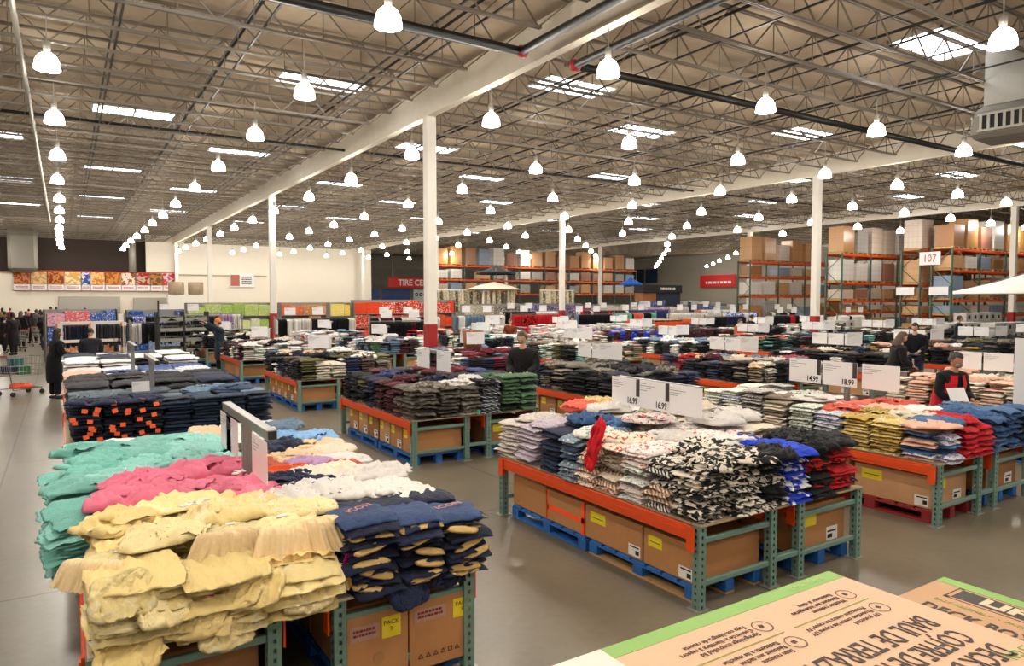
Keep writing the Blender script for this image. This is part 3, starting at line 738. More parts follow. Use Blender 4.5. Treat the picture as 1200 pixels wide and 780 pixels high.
loose(T1X+1.9, T1Y-.02, TOP-.0, 'mess', NVK[0], 'navy sleeve hanging off the edge under the right navy stack', .1, .5, .8)
# white tees behind navy
for i in range(3):
    for r_ in range(3):
        stack(T1X+1.32+.33*i, T1Y+.86+.37*r_, TOP, 11, 'shirt', [WHT, WHP, NAVY], 'white tee, %s white row, %s stack %s' % (['front', 'middle', 'back'][r_], ['left', 'middle', 'right'][i], tn), 'white tees on the left front table', 0, ind=2)
L1 = [(1.9, .78, 'wide', WHP, 'white printed tee spread behind the right navy stack'), (1.55, 1.05, 'wide', WHP, 'white printed tee lying behind the middle navy stack'), (1.25, .95, 'mess', WHT, 'white tee crumpled beside the pink sweatshirt'),
      (1.95, 1.25, 'mess', WHT, 'white tee crumpled at the right board edge'), (1.6, 1.45, 'mess', CREAM, 'cream tee on the white pile'), (1.3, 1.3, 'mess', NAVY, 'navy tee crumpled between white and orange clothes'),
      (1.12, 1.85, 'mess', ORG, 'burnt orange shirt heaped under the sign frame'), (1.45, 1.8, 'mess', ORG, 'burnt orange shirt heaped right of the sign post'), (1.3, 2.15, 'mess', RST, 'rust shirt behind the burnt orange ones'),
      (1.85, 1.75, 'mess', RST, 'coral red shirt toward the right edge'), (1.65, 2.1, 'mess', PUR, 'lilac printed shirt near the middle of the mixed pile'), (1.95, 2.15, 'wide', WHT, 'white shirt with dark print at the right edge, behind coral'),
      (1.35, 2.55, 'wide', TAN, 'tan shirt with dark trim right behind the sign frame'), (1.7, 2.5, 'wide', TAN, 'tan folded shirt in the middle of the mixed pile'), (2.0, 2.6, 'wide', CREAM, 'cream shirt nearest the olive table aisle'),
      (1.3, 2.95, 'mess', BRN, 'brown shirt behind the tan ones'), (1.65, 3.0, 'mess', NAVY, 'navy shirt in the tan pile'), (1.95, 3.0, 'wide', TAN, 'pale tan shirt beside the blue one'),
      (1.4, 3.4, 'mess', WHP, 'white and grey printed shirt left of the sky blue one'), (1.8, 3.55, 'wide', SKY_, 'sky blue tee at the far right corner of the mixed pile'), (2.05, 3.3, 'mess', SKY_, 'light blue tee hanging at the far right edge'),
      (1.5, 3.9, 'mess', WHT, 'white shirt at the far end of the left front table'), (1.9, 4.1, 'mess', LDN, 'pale blue shirt at the far end of the left front table')]
for x, y, k, m, lab in L1: loose(T1X+x, T1Y+y, TOP+.345 if y < 1.7 else TOP+.27, k, m, lab, None, 1.15)
PAL1 = [TAN, CREAM, ORG, WHT, BRN, NAVY, PUR]
for i in range(3):
    for r_ in range(10):
        stack(T1X+1.3+.33*i, T1Y+1.98+.35*r_, TOP, 9 if r_ < 8 else 6, 'shirt', [R.choice(PAL1), R.choice(PAL1)], 'mixed shirt, row %s behind the white tees, %s stack' % (['one', 'two', 'three', 'four', 'five', 'six', 'seven', 'eight', 'nine', 'ten'][r_], ['left', 'middle', 'right'][i]), 'mixed shirts on the left front table', 0, ind=1)
for r_ in range(4):
    for i in range(4):
        stack(T1X+.05+.33*i, T1Y+3.6+.4*r_, TOP, 6, 'shirt', [TEA[2], WHT, LDN], '', '', 0, ind=0)
sign_frame(T1X+1.06, T1Y+1.6, TOP+.018-.02, 1.53, 1.55, 'grey metal sign frame standing in the pink pile of the left front table', r=.034)
for k, yy in enumerate((T1Y+1.02, T1Y+1.95, T1Y+2.2)):
    price_card((T1X+1.02, yy, 1.14), -PI/2, None, 'clear pinkish price sleeve hanging from the left front sign frame, %s' % ['nearest', 'middle', 'farthest'][k], 1.05, M_pinkcard)
# cartons under it
cn = 0
PL = ['first', 'second', 'third', 'fourth', 'fifth', 'sixth', 'seventh', 'eighth']
for b in range(2):
    for r_, x in enumerate((T1X+.03, T1X+1.27)):
        for k in range(4):
            w_, d_ = .74, .6
            carton(x+R.uniform(-.01, .02), T1Y+.09+b*2.72+k*.645, .14, w_, d_, .40, 'brown carton, %s from the front under the %s half of the left front table' % (PL[b*4+k], ['left', 'right'][r_]), stick='y', faces='-Y' if r_ else '-X')
        pallet(x-.02, T1Y+.1+b*2.72, .82, 1.24, M_blue_pal, 'blue pallet under the %s half of the left front table, %s' % (['left', 'right'][r_], PL[b*2]))
        pallet(x-.02, T1Y+1.38+b*2.72, .82, 1.24, M_blue_pal, 'blue pallet under the %s half of the left front table, %s' % (['left', 'right'][r_], PL[b*2+1]))
# printed marks on the two front cartons of the right half
t = thing('cardboard_carton', 'brown carton with pink and yellow labels at the right front post', 'carton', (T1X+1.66, T1Y+.02-.04, .1), 0, 'cardboard cartons stored under the tables')
link('carton_body', MB().bbox((0, 0, 0), (.46, .1, .43), .005).mesh('carton_body', M_kraft[0]), t)
for bx, lab in ((.03, 'pink printed label'),):
    link('label_sticker', MB().box((bx, -.002, .3), (bx+.22, 0, .38)).mesh('label_sticker', M_pinklab), t)['label'] = lab
link('yellow_sticker', MB().box((.3, -.002, .27), (.43, 0, .39)).mesh('yellow_sticker', M_yel), t)['label'] = 'yellow label'
blurred(t, .17, .05, (.14, -.003, .342), flat('maroon_ink', '7a2a2a'), 2)
text(t, 'PACK\n9', .04, (.365, -.003, .335), (PI/2, 0, 0), flat('olive_ink', '6a5a10'), 'label_lettering')
text(t, '△ △ △ △ □ △', .04, (.2, -.003, .08), (PI/2, 0, 0), M_ink, 'handling_marks')
t = thing('cardboard_carton', 'brown carton with PACK 9 label left of the one at the right front post', 'carton', (T1X+1.26, T1Y+.02-.04, .1), 0, 'cardboard cartons stored under the tables')
link('carton_body', MB().bbox((0, 0, 0), (.39, .1, .43), .005).mesh('carton_body', M_kraft[0]), t)
link('label_sticker', MB().box((.02, -.002, .28), (.2, 0, .37)).mesh('label_sticker', M_pinklab), t)['label'] = 'pink printed label'
link('yellow_sticker', MB().box((.22, -.002, .26), (.34, 0, .39)).mesh('yellow_sticker', M_yel), t)['label'] = 'yellow label'
blurred(t, .14, .05, (.11, -.003, .328), flat('maroon_ink', '7a2a2a'), 2)
text(t, 'PACK\n9', .04, (.28, -.003, .33), (PI/2, 0, 0), flat('olive_ink', '6a5a10'), 'label_lettering')
link('recycling_mark', MB().tube((.2, -.003, .15), (.2, .0, .15), .035, 16).mesh('recycling_mark', M_seam), t)

# ---- table 2 : jeans (behind table 1)
T2X, T2Y = 0.0, 9.9
display_table(T2X, T2Y, 8.4, 'long rack table stacked with dark jeans behind the left front table', True, w=2.3, offs=[(0, .95), (1.33, 2.27)], bays=3)
JN = [f('161b2d'), f('141a2a'), f('1a2136')]; JD = [f('1c2b42'), f('182538'), f('20314a')]
for i in range(3):
    stack(T2X+.19+.34*i, T2Y+.14, TOP, 11, 'jeans', JN, 'dark navy jeans with orange tag, %s stack facing the front' % ['left', 'middle', 'right'][i], 'orange tagged jeans on the jeans table', 0, sx=1.02, tags=(M_tagor, .95, 'orange size tag'))
for i in range(4):
    stack(T2X+1.2+.335*i, T2Y+.14, TOP, 11, 'jeans', JD, 'dark blue jeans, %s of the plain front stacks on the jeans table' % PL[i], 'plain dark jeans on the jeans table', 0, sx=1.02)
for r_ in range(1, 4):
    for i in range(7):
        m = [NAVY, JN[0]] if i < 3 and r_ == 1 else ([f('5a6670'), f('47525c')] if i < 4 else [LDN, DNM2, JD[2]])
        stack(T2X+.19+.335*i, T2Y+.14+.4*r_, TOP, 11, 'jeans', m, '%s, row %s, %s stack on the jeans table' % ('navy trousers' if r_ == 1 and i < 3 else 'washed denim trousers', ['two', 'three', 'four'][r_-1], PL[i]), 'trousers behind the front jeans', 0, ind=1)
for k, (x, y, m, lab) in enumerate([(.3, .1, NAVY, 'navy trousers crumpled on the left orange tagged stack'), (.75, .15, NAVY, 'navy trousers draped over the middle orange tagged stack'), (.3, .8, f('5a6670'), 'slate trousers at the left edge of the jeans table'), (.9, .9, f('5a6670'), 'slate trousers near the jeans sign post'),
                                    (1.6, .8, LDN, 'faded blue jeans lying on the plain stacks'), (2.0, .7, DNM2, 'mid blue jeans lying at the right edge'), (1.5, 1.2, BLK, 'black jeans lying behind the faded pair')]):
    loose(T2X+x, T2Y+y, TOP+.45, 'wide', m, lab, None, 1.1)
for i in range(4):
    for r_ in range(6):
        m = [BLK2, CHAR] if r_ < 3 and i < 2 else ([BLK, NAVY] if r_ < 3 else [WHT, FLB, f('4a5f9a')] if i > 0 else [PCH, WHT])
        stack(T2X+.26+.58*i, T2Y+2.1+.62*r_, TOP, 9 if r_ < 3 else 8, 'hoodie', m, '%s, block %s back from the jeans, %s from the aisle' % ('dark hoodie' if r_ < 3 else 'pale folded top', ['one', 'two', 'three', 'four', 'five', 'six'][r_], PL[i]), 'bulky tops behind the jeans', 0, sx=1.7, sy=1.6, ind=3)
for i in range(4):
    for r_ in range(6):
        stack(T2X+.26+.58*i, T2Y+5.7+.45*r_, TOP, 10, 'hoodie', [WHT, FLB] if R.random() < .5 else [BLK, DNM], '', '', 0, sx=1.7, sy=1.3, ind=0)
sign_frame(T2X+1.0, T2Y+1.0, TOP, 1.6, 1.5, 'grey metal sign frame standing among the jeans')
sign_frame(T2X+1.0, T2Y+4.2, TOP, 1.62, 1.5, 'grey metal sign frame behind the dark hoodies on the jeans table')
price_card((T2X+.82, T2Y+.45, TOP+.5), 0, None, 'white hang card on top of the orange tagged jeans', .5)
for k in range(6):
    carton(T2X+.05, T2Y+.1+k*.7, .14, .8, .62, .38, 'brown carton, %s under the jeans table' % PL[k], stick='')

# ---- table 6 : centre front
T6X, T6Y, L6 = 4.08, 3.73, 2.86
display_table(T6X, T6Y, L6, 'green and orange rack table in the centre, covered in folded shirts', True, w=2.07)
tn = 'centre front table'
side = [(0.14, 'shirt', [CAM, CAM2], 'black and cream camo shirt', 15, .95), (.44, 'shirt', [CAM, CRS, WST], 'black and cream striped shirt', 14, .9), (.76, 'shirt', [WGR, WRD], 'white printed shirt', 14, 1), (1.07, 'shirt', [CRS, CREAM, CRR], 'cream striped shirt', 13, .9), (1.36, 'shirt', [CRS, CRR], 'cream and yellow shirt', 12, .85),
        (1.64, 'tee', [BLG, DNM2], 'blue grey shirt', 10, .95), (1.97, 'jeans', [DNM, NAVY], 'navy denim shirt', 10, 1.0), (2.37, 'sweater', [LIL], 'lilac grey sweater', 9, 1.12), (2.76, 'sweater', [GRYC], 'oatmeal grey sweater', 9, 1.12)]
for k, (yy, kd, m, nm_, n, s_) in enumerate(side):
    stack(T6X+.13, T6Y+yy, TOP, n, kd, m, '%s, %s stack from the near corner of the %s' % (nm_, PL[k] if k < 8 else 'last', tn), 'side stacks on the %s' % tn, -PI/2, sx=s_, lean=(.05, .0))
    stack(T6X+.5, T6Y+yy, TOP, n+1, kd, m, '%s, second row, %s from the near end of the %s' % (nm_, PL[k] if k < 8 else 'last', tn), 'inner stacks on the %s' % tn, -PI/2, sx=s_, ind=2)
end = [(.45, 'shirt', [CAM, CAM2], 'black and cream camo shirt', 14), (.78, 'shirt', [CAM, BLK], 'camo and black shirt', 14), (1.1, 'shirt', [BLU, BLU2, BLU], 'blue and white shirt', 12), (1.42, 'shirt', [RDB, BLK], 'black and red shirt', 12), (1.76, 'shirt', [RDB, BLK, RED], 'red and black shirt', 12)]
for k, (xx, kd, m, nm_, n) in enumerate(end):
    stack(T6X+xx+.06, T6Y+.1, TOP, n, kd, m, '%s, %s end stack from the near corner of the %s' % (nm_, PL[k], tn), 'end stacks on the %s' % tn, 0, lean=(0, .06))
    stack(T6X+xx+.06, T6Y+.46, TOP, n+1, kd, m, '%s, behind the %s end stack of the %s' % (nm_, PL[k], tn), 'inner stacks on the %s' % tn, 0, ind=2)
for r_ in range(6):
    for i in range(3):
        m = [WHT, WRD, CREAM, FLW] if r_ < 4 else [GRYC, WHT, CORAL]
        stack(T6X+.9+.36*i+.08, T6Y+.84+.37*r_, TOP, 16, 'shirt', m, 'white mixed shirt, inner row %s, %s stack of the %s' % (['one', 'two', 'three', 'four', 'five', 'six'][r_], ['left', 'middle', 'right'][i], tn), 'inner stacks on the %s' % tn, -PI/2, ind=2)
zt = TOP+.43
L6_ = [(.25, .15, 'mess', CAM, 'camo shirt crumpled at the very corner of the centre front table'), (.6, .1, 'wide', CAM2, 'camo shirt draped over the end of the centre front table'), (.85, .05, 'mess', BLK, 'plain black shirt crumpled between camo and blue ones'), (1.15, .1, 'wide', BLU2, 'royal blue shirt draped above the blue stack'), (1.12, .4, 'wide', BLU2, 'royal blue shirt lying long across the white ones'),
       (1.45, .1, 'mess', BLK, 'black shirt on top of the first red and black stack'), (1.85, .12, 'wide', BLK, 'black shirt draped over the outer end corner'), (1.65, .4, 'mess', BLK, 'black shirt lying behind the red and black stacks'), (.55, .5, 'mess', CAM2, 'cream camo shirt behind the corner'), (.95, .55, 'mess', WHT, 'white shirt beside the royal blue one'),
       (.3, .8, 'wide', WRD, 'white shirt with red print on the third side stack'), (.7, .95, 'mess', WHT, 'white shirt heaped behind the third side stack'), (.35, 1.2, 'mess', CRR, 'cream and red shirt crumpled on the fourth side stack'), (.8, 1.4, 'mess', WRD, 'red and white shirt heaped near the price cards'), (1.3, 1.0, 'mess', WHT, 'white shirt below the right price card'), (1.3, 1.7, 'mess', CREAM, 'cream shirt below the middle price card'),
       (.28, 1.62, 'mess', WGR, 'pale blue printed shirt on the blue grey stack'), (.5, 1.95, 'mess', DEN2, 'denim shirt heaped high at the middle of the side'), (.65, 1.8, 'mess', DEN, 'second denim shirt leaning on the first one'), (.3, 2.3, 'wide', LIL, 'pale pinkish sweater on the lilac stack'), (.35, 2.62, 'wide', GRYC, 'oatmeal sweatshirt spread over the far side stack'),
       (.75, 2.45, 'mess', CORAL, 'coral sweater folded at the far end'), (1.1, 2.55, 'mess', YTN, 'yellow sweater at the far end of the centre front table'), (.9, 2.15, 'mess', WHT, 'white sweater next to the coral one'), (1.75, 1.1, 'mess', WHT, 'white shirt on the far side of the price cards'), (1.8, 1.8, 'mess', CREAM, 'cream shirt on the far side of the price cards'), (1.8, 2.4, 'mess', YTN, 'yellow printed shirt at the outer far corner')]
for k, (x, y, kd, m, lab) in enumerate(L6_): loose(T6X+x, T6Y+y, zt-(.0 if x > .35 else .03)+(.04 if 'high' in lab else 0)+(.09 if .7 < x < 1.9 and y > .8 else 0), kd, m, lab, None, 1.05)
o = loose(T6X-.03, T6Y+1.22, TOP+.40, 'mess', RED, 'red sleeve trailing down over the cream striped stack', .1, .5); o.scale = (1.0, .35, 1); o.rotation_euler = (0, -1.15, .15)
sign_frame(T6X+1.05, T6Y+1.55, TOP, 1.56, 1.2, 'grey sign frame holding three price cards on the centre front table')
for k, (yy, p_) in enumerate([(T6Y+1.98, '16.99'), (T6Y+1.55, '16.99'), (T6Y+1.12, None)]):
    price_card((T6X+1.0, yy, 1.23), -PI/2, p_, '%s price card %s, centre front table' % (['left', 'middle', 'right'][k], ['reading 16.99', 'with its price half hidden', 'with small print only'][k]), 1.08)
pallet(T6X+.04, T6Y+1.45, .8, 1.3, M_blue_pal, 'blue pallet under the far half of the centre front table', low=M_blue_pal)
pallet(T6X+.04, T6Y+.07, .8, 1.33, M_blue_pal, 'blue pallet with bare wood bottom board under the near half of the centre table', low=M_wood)
pallet(T6X+1.27, T6Y+.07, .8, 1.3, M_blue_pal, 'blue pallet under the outer half of the centre front table')
pallet(T6X+1.27, T6Y+1.45, .8, 1.3, M_blue_pal, 'blue pallet under the outer far half of the centre front table')
for k, (y0, d_, tp) in enumerate([(.1, .58, 0), (.7, .78, 0), (1.5, .6, 1), (2.13, .62, 0)]):
    carton(T6X+.06, T6Y+y0, .14, .78, d_, .31 if k < 3 else .33, ['brown carton nearest the corner post under the centre table', 'long brown carton, second under the centre table side', 'brown carton wrapped in orange tape under the centre table', 'plain brown carton farthest under the centre table side'][k], M_kraft[0], 'y' if k < 2 else '', bool(tp))
for k in range(4):
    carton(T6X+1.3, T6Y+.08+.68*k, .14, .72, .6, .42, 'tall brown carton, %s under the outer half of the centre table' % PL[k], M_kraft[0], 'y', faces='-Y')

# ---- table 3 : olive and maroon
T3X, T3Y = 4.16, 9.15
display_table(T3X, T3Y, 3.0, 'orange beam rack table with olive and maroon hoodies, left of centre', True)
tn = 'olive table'
for k, (m, nm_) in enumerate([([GBR], 'grey brown hoodie'), ([MAR, GBR], 'maroon brown hoodie'), ([MAR], 'maroon hoodie'), ([f('44221f')], 'dark brown hoodie'), ([NAVY], 'navy hoodie'), ([OLV, BLK], 'olive hoodie'), ([BLK, CHAR], 'black hoodie'), ([BLK], 'jet black hoodie')]):
    stack(T3X+.13, T3Y+.16+.37*k, TOP, 8, 'hoodie', m, '%s, %s side stack from the near corner of the %s' % (nm_, PL[k], tn), 'side stacks on the %s' % tn, -PI/2)
for k, (m, nm_, n) in enumerate([([GBR], 'grey brown sweatshirt', 8), ([GBR], 'mottled brown sweatshirt', 8), ([GBR, GRM], 'taupe sweatshirt', 8), ([BST], 'black striped shirt', 9), ([GRN], 'green hoodie', 10), ([GRN2], 'sage green hoodie', 10)]):
    stack(T3X+.2+.35*k, T3Y+.1, TOP, n, 'hoodie', m, '%s, %s end stack of the %s' % (nm_, PL[k], tn), 'end stacks on the %s' % tn, 0)
def inner(TX, TY, mats, tn, nx=5, ny=6, n=8, kind='hoodie', x0=.5, y0=.5, dy=.4, dx=.36, ind=1, face=0):
    for i in range(nx):
        for r_ in range(ny):
            m = R.choice(mats)
            stack(TX+x0+dx*i, TY+y0+dy*r_, TOP, n+R.randint(-1, 1), kind, [m], 'folded top, inner row %s, %s from the left on the %s' % (['one', 'two', 'three', 'four', 'five', 'six', 'seven', 'eight'][r_], PL[i], tn), 'inner stacks on the %s' % tn, face, ind=ind)
inner(T3X, T3Y, [NAVY, BLK, IND, MAR, GRN, CHAR], tn)
for k, (x, y, m, lab) in enumerate([(.35, .2, GRM, 'taupe hoodie lying across the near corner of the olive table'), (.8, .25, WHP, 'white printed shirt on the taupe stacks'), (1.2, .1, BLK, 'black hoodie thrown on the striped stack'), (.9, .9, NAVY, 'navy hoodie on the inner stacks'), (.4, 1.2, MAR, 'maroon hoodie on the side stacks'), (.5, 2.0, IND, 'indigo sweatshirt at the far end of the olive table'), (1.3, .7, WHT, 'white sweatshirt behind the price cards'), (1.7, .6, GRN, 'green hoodie unfolded behind the green stacks'), (1.3, 1.9, MARL, 'wine red hoodie at the back of the olive table'), (1.75, 2.0, MARL, 'wine red sweatshirt beside the man in black')]):
    loose(T3X+x, T3Y+y, TOP+.44, 'mess', m, lab, None, 1.1)
o = link('size_tag', MB().bbox((-.03, -.002, -.03), (.03, .002, .03), .001).mesh('size_tag', flat('green_tag', '35b08a')), None, (T3X+1.0, T3Y-.11, TOP+.05), (.2, .1, 0)); tag(o, 'small green tag at the foot of the taupe stacks', 'tag')
sign_frame(T3X+1.05, T3Y+1.3, TOP, 1.55, 1.0, 'grey sign frame with two price cards on the olive table')
price_card((T3X+.98, T3Y+1.75, 1.2), -PI/2, None, 'left price card hanging on the olive table', 1.15)
price_card((T3X+.98, T3Y+1.0, 1.2), -PI/2, None, 'right price card hanging on the olive table', 1.15)
for k in range(6):
    carton(T3X+.05, T3Y+.08+.47*k, .14, .76, .43 if k < 2 else .40, .38, 'brown carton, %s from the near post under the olive table' % PL[k], R.choice(M_kraft))
for k in range(3): carton(T3X+1.28, T3Y+.1+.9*k, .14, .74, .7, .38, 'brown carton, %s under the right half of the olive table' % PL[k], faces='-Y')
for x in (0.02, 1.26):
    for k in range(2): pallet(T3X+x, T3Y+.06+1.42*k, .82, 1.35, M_blue_pal, 'blue pallet under the %s %s of the olive table' % (['near', 'far'][k], 'left' if x < 1 else 'right'))

# ---- table 7 : right
T7X, T7Y = 7.72, 3.78
display_table(T7X, T7Y, 2.86, 'orange beam rack table at the right with children clothes, bays side by side', True)
tn = 'right table'
for k, (m, nm_, kd, n) in enumerate([([MUL, DEN, PCH], 'blue and pink top', 'shirt', 11), ([YTD, YTN], 'mustard print shirt', 'shirt', 12), ([YTN, YTD], 'yellow tan shirt', 'shirt', 12), ([MUL, FLB], 'white and blue print shirt', 'shirt', 12), ([GMP], 'green leaf print shirt', 'shirt', 13), ([BRG, CREAM], 'taupe and cream shirt', 'shirt', 14), ([WST], 'white and navy striped shirt', 'shirt', 17), ([FLG, FLB], 'white lemon print shirt', 'shirt', 16), ]):
    stack(T7X+.13, T7Y+.2+.36*k, TOP, n, kd, m, '%s, %s side stack from the near corner of the %s' % (nm_, PL[k], tn), 'side stacks on the %s' % tn, -PI/2)
    stack(T7X+.5, T7Y+.2+.36*k, TOP, n+1, kd, m, '%s, second row, %s from the near end of the %s' % (nm_, PL[k], tn), 'inner stacks on the %s' % tn, -PI/2, ind=2)
stack(T7X+.13, T7Y+3.05, TOP, 15, 'shirt', [FLW, FLG], 'white floral shirt, last side stack of the right table', 'side stacks on the right table', -PI/2)
for k, (m, nm_, kd, n) in enumerate([([DEN, MUL], 'pale denim top', 'tee', 7), ([RYL, RED], 'red and yellow hoodie', 'hoodie', 6), ([RED, RYL], 'red hoodie', 'hoodie', 6), ([DEN2, DEN], 'denim jacket', 'hoodie', 7), ([DEN2, DEN], 'blue denim jacket', 'hoodie', 8), ([DEN2], 'dark denim jacket', 'hoodie', 8)]):
    stack(T7X+.2+.35*k, T7Y+.1, TOP, n, kd, m, '%s, %s end stack of the %s' % (nm_, PL[k], tn), 'end stacks on the %s' % tn, 0)
for i in range(3):
    for r_ in range(6):
        m = [DEN2, DEN] if i == 2 and r_ < 2 else [CORAL, WHT, PCH, FLW]
        stack(T7X+.9+.38*i, T7Y+.5+.4*r_, TOP, 11, 'shirt', m, 'mixed top, inner row %s, %s of the %s' % (['one', 'two', 'three', 'four', 'five', 'six'][r_], ['left', 'middle', 'right'][i], tn), 'inner stacks on the %s' % tn, 0, ind=1)
for k, (x, y, m, lab) in enumerate([(.15, .15, PCH, 'pink sleeve top lying over the corner of the right table'), (.35, .2, DEN, 'pale denim top crumpled at the corner'), (.7, .25, RED, 'red hoodie heaped on the red stacks'), (.8, .5, RED, 'second red hoodie heaped behind the first'), (1.2, .3, DEN2, 'denim jacket crumpled on the end stacks'), (1.5, .2, DEN, 'light denim jacket spread at the end'), (1.8, .15, DEN2, 'dark denim jacket drooping off the outer corner'), (1.6, .6, DEN, 'denim jacket behind the end stacks'),
      (.5, .55, CREAM, 'cream sweater at the middle near end of the right table'), (.35, .8, YTN, 'pale yellow shirt on the mustard stack'), (.7, 1.0, PCH, 'peach top right of the price cards'), (.35, 1.3, CORAL, 'coral sweater sloping over the side stacks'), (.7, 1.45, CORAL, 'bright coral top before the price cards'), (.4, 1.75, WHT, 'white sweater behind the coral one'), (.6, 2.0, GMP, 'grey green top at the middle of the right table'), (.3, 2.05, BRG, 'taupe sweater hanging over the striped stack'), (.35, 2.35, WHT, 'white patterned shirt on the striped stack'), (.4, 2.75, FLW, 'pinkish white shirt topping the far side stack'), (1.1, .8, WHT, 'white top below the last price card'), (1.3, 1.2, CORAL, 'coral top behind the price cards')]):
    loose(T7X+x, T7Y+y, TOP+(.36 if y < 1.6 else .43), 'mess' if k % 3 else 'wide', m, lab, None, 1.08)
sign_frame(T7X+1.05, T7Y+1.7, TOP, 1.5, 1.6, 'grey sign frame with price cards on the right table')
for k, (yy, p_) in enumerate([(T7Y+2.3, '14.99'), (T7Y+1.78, '18.99'), (T7Y+1.22, None)]):
    price_card((T7X+1.0, yy, 1.2), -PI/2, p_, '%s price card %s, right table' % (['left', 'middle', 'right'][k], ['reading 14.99', 'reading 18.99', 'with small print only'][k]), 1.2)
    link('photo_swatch', MB().box((.165, -.004, .1), (.2, .001, .3)).mesh('photo_swatch', flat('dark_photo', '3a2f2c')), bpy.data.objects[-1] if False else None) if False else None
pallet(T7X+.03, T7Y+.06, .84, 1.4, M_redpal, 'dark red pallet under the near half of the right table')
pallet(T7X+.03, T7Y+1.48, .84, 1.35, M_redpal, 'dark red pallet under the far half of the right table')
pallet(T7X+1.26, T7Y+.1, .82, 1.3, M_blue_pal, 'blue pallet under the outer half of the right table')
for k in range(3):
    carton(T7X+.06, T7Y+.1+.93*k, .14, .76, .86, .36, ['large carton with red and yellow labels by the corner post, right table', 'brown carton with a yellow label, second under the right table', 'brown carton, farthest under the right table'][k], M_kraft[1], 'y', faces='-X-Y')
    carton(T7X+1.28, T7Y+.1+.93*k, .14, .76, .86, .42, 'brown carton, %s under the outer half of the right table' % PL[k], M_kraft[2], 'y', faces='-Y')
# tall sign at the right edge
t = thing('tall_sign', 'tall white sign card listing sizes at the right edge of the picture', 'sign', (10.02, 4.02, 1.05), -1.02)
link('sign_panel', MB().bbox((-.02, -.006, 0), (.62, .006, .86), .002).mesh('sign_panel', M_card), t)
text(t, 'SU\n10\nMA', .1, (.1, -.008, .6), (PI/2, 0, 0), M_ink, 'headline_lettering', 'LEFT', .8)
blurred(t, .3, .2, (.27, -.008, .33), M_ink, 5, 'list_print')
link('sign_post', MB().bbox((.28, .01, -.35), (.33, .05, .86), .004).mesh('sign_post', M_grey), t)

# ---- foreground deck-box cartons
PEA = flat('peach_printed_carton', 'e3b692', .55, 0, .03, 60, .03); PEA2 = flat('kraft_printed_carton', 'c89a70', .6, 0, .05, 60, .05); GRB = flat('lime_green_print', '86b455', .55); INK2 = flat('brown_black_ink', '2e2420', .6); GRL = flat('olive_green_ink', '9aa84e', .6)
hB = 1.2
t = thing('deck_box_carton', 'large peach printed carton with green edge in the near foreground', 'carton', (2.82, 1.83, 0))
link('carton_body', MB().bbox((-1.52, -.86, .0), (0, 0, hB), .004).mesh('carton_body', PEA), t)
link('green_border', MB().box((-1.3, -.075, hB), (-.003, -.003, hB+.0012)).box((-1.5, -.0012, hB-.06), (0, 0.0012, hB-.002)).mesh('green_border', GRB), t)['label'] = 'lime green printed border'
link('white_flap', MB().box((-1.52, -.3, hB), (-1.3, -.002, hB+.0012)).mesh('white_flap', M_white), t)['label'] = 'pale end flap'
z_ = hB+.002
def tl(s, size, x, y, m=INK2, sx=1, bold=0, al='LEFT'): text(t, s, size, (x, y, z_), (0, 0, PI), m, 'lettering', al, sx, bold=bold)
tl('DECK BOX', .135, -.125, -.735, sx=.6, bold=.0008); tl('COFFRE DE RANGEMENT', .135, -.13, -.61, sx=.6, bold=.0008); tl('BAÚL DE TERRAZA', .135, -.12, -.485, sx=.6, bold=.0008)
tl('75 GAL', .06, -.04, -.78, GRB, .8)
tl('garantía limitada', .034, -.1, -.04, flat('pale_green_ink', 'c3dd93'), 1)
for k, (x, y, s) in enumerate([(-.225, -.19, 'Weather resistant\nRésistant aux intempéries\nResistente al clima'), (-.225, -.33, 'UV protected\nProtection contre les rayons UV\nProtección contra los rayos UV'), (-.745, -.19, 'Spring-hinge controlled lid\nCouvercle à charnière à ressort\nTapa con bisagra de resorte'), (-.745, -.33, 'Stain resistant\nRésistant aux taches\nResistente a las manchas')]):
    tl(s, .031, x, y, INK2, .9)
    n = 20; mb = MB()
    cx, cy, r1, r2 = x+.055, y, .036, .040
    q = []
    for i in range(n):
        a = 2*PI*i/n; mb.v += [(cx+r1*math.cos(a), cy+r1*math.sin(a), z_), (cx+r2*math.cos(a), cy+r2*math.sin(a), z_)]
    for i in range(n):
        j = (i+1) % n; mb.f.append((2*i, 2*i+1, 2*j+1, 2*j)); mb.mi.append(0)
    mb.box((cx-.012, cy-.006, z_-.0005), (cx+.006, cy+.014, z_), .6*k)
    link('printed_icon', mb.mesh('printed_icon', INK2), t)
link('printed_rule', MB().box((-.6, -.262, z_-.001), (-.13, -.257, z_)).box((-1.15, -.262, z_-.001), (-.66, -.257, z_)).mesh('printed_rule', GRL), t)
hB2 = .8
t = thing('deck_box_carton', 'kraft carton with big black logo panel behind the peach carton, bottom right', 'carton', (4.24, 2.03, 0))
link('carton_body', MB().bbox((-.9, -1.5, 0), (0, 0, hB2), .004).mesh('carton_body', PEA2), t)
link('green_border', MB().box((-.088, -1.49, hB2), (-.002, -.003, hB2+.0012)).mesh('green_border', GRB), t)['label'] = 'lime green printed border'
link('black_panel', MB().box((-.275, -1.42, hB2), (-.092, -.13, hB2+.0012)).mesh('black_panel', INK2), t)['label'] = 'black logo panel'
mb = MB(); 
for a, b in (((-.27, -1.41, 0), (-.255, -.14, 0)), ((-.112, -1.41, 0), (-.097, -.14, 0)), ((-.27, -.16, 0), (-.097, -.14, 0))): mb.box((a[0], a[1], hB2+.001), (b[0], b[1], hB2+.002))
link('panel_outline', mb.mesh('panel_outline', PEA2), t)
z_ = hB2+.0022
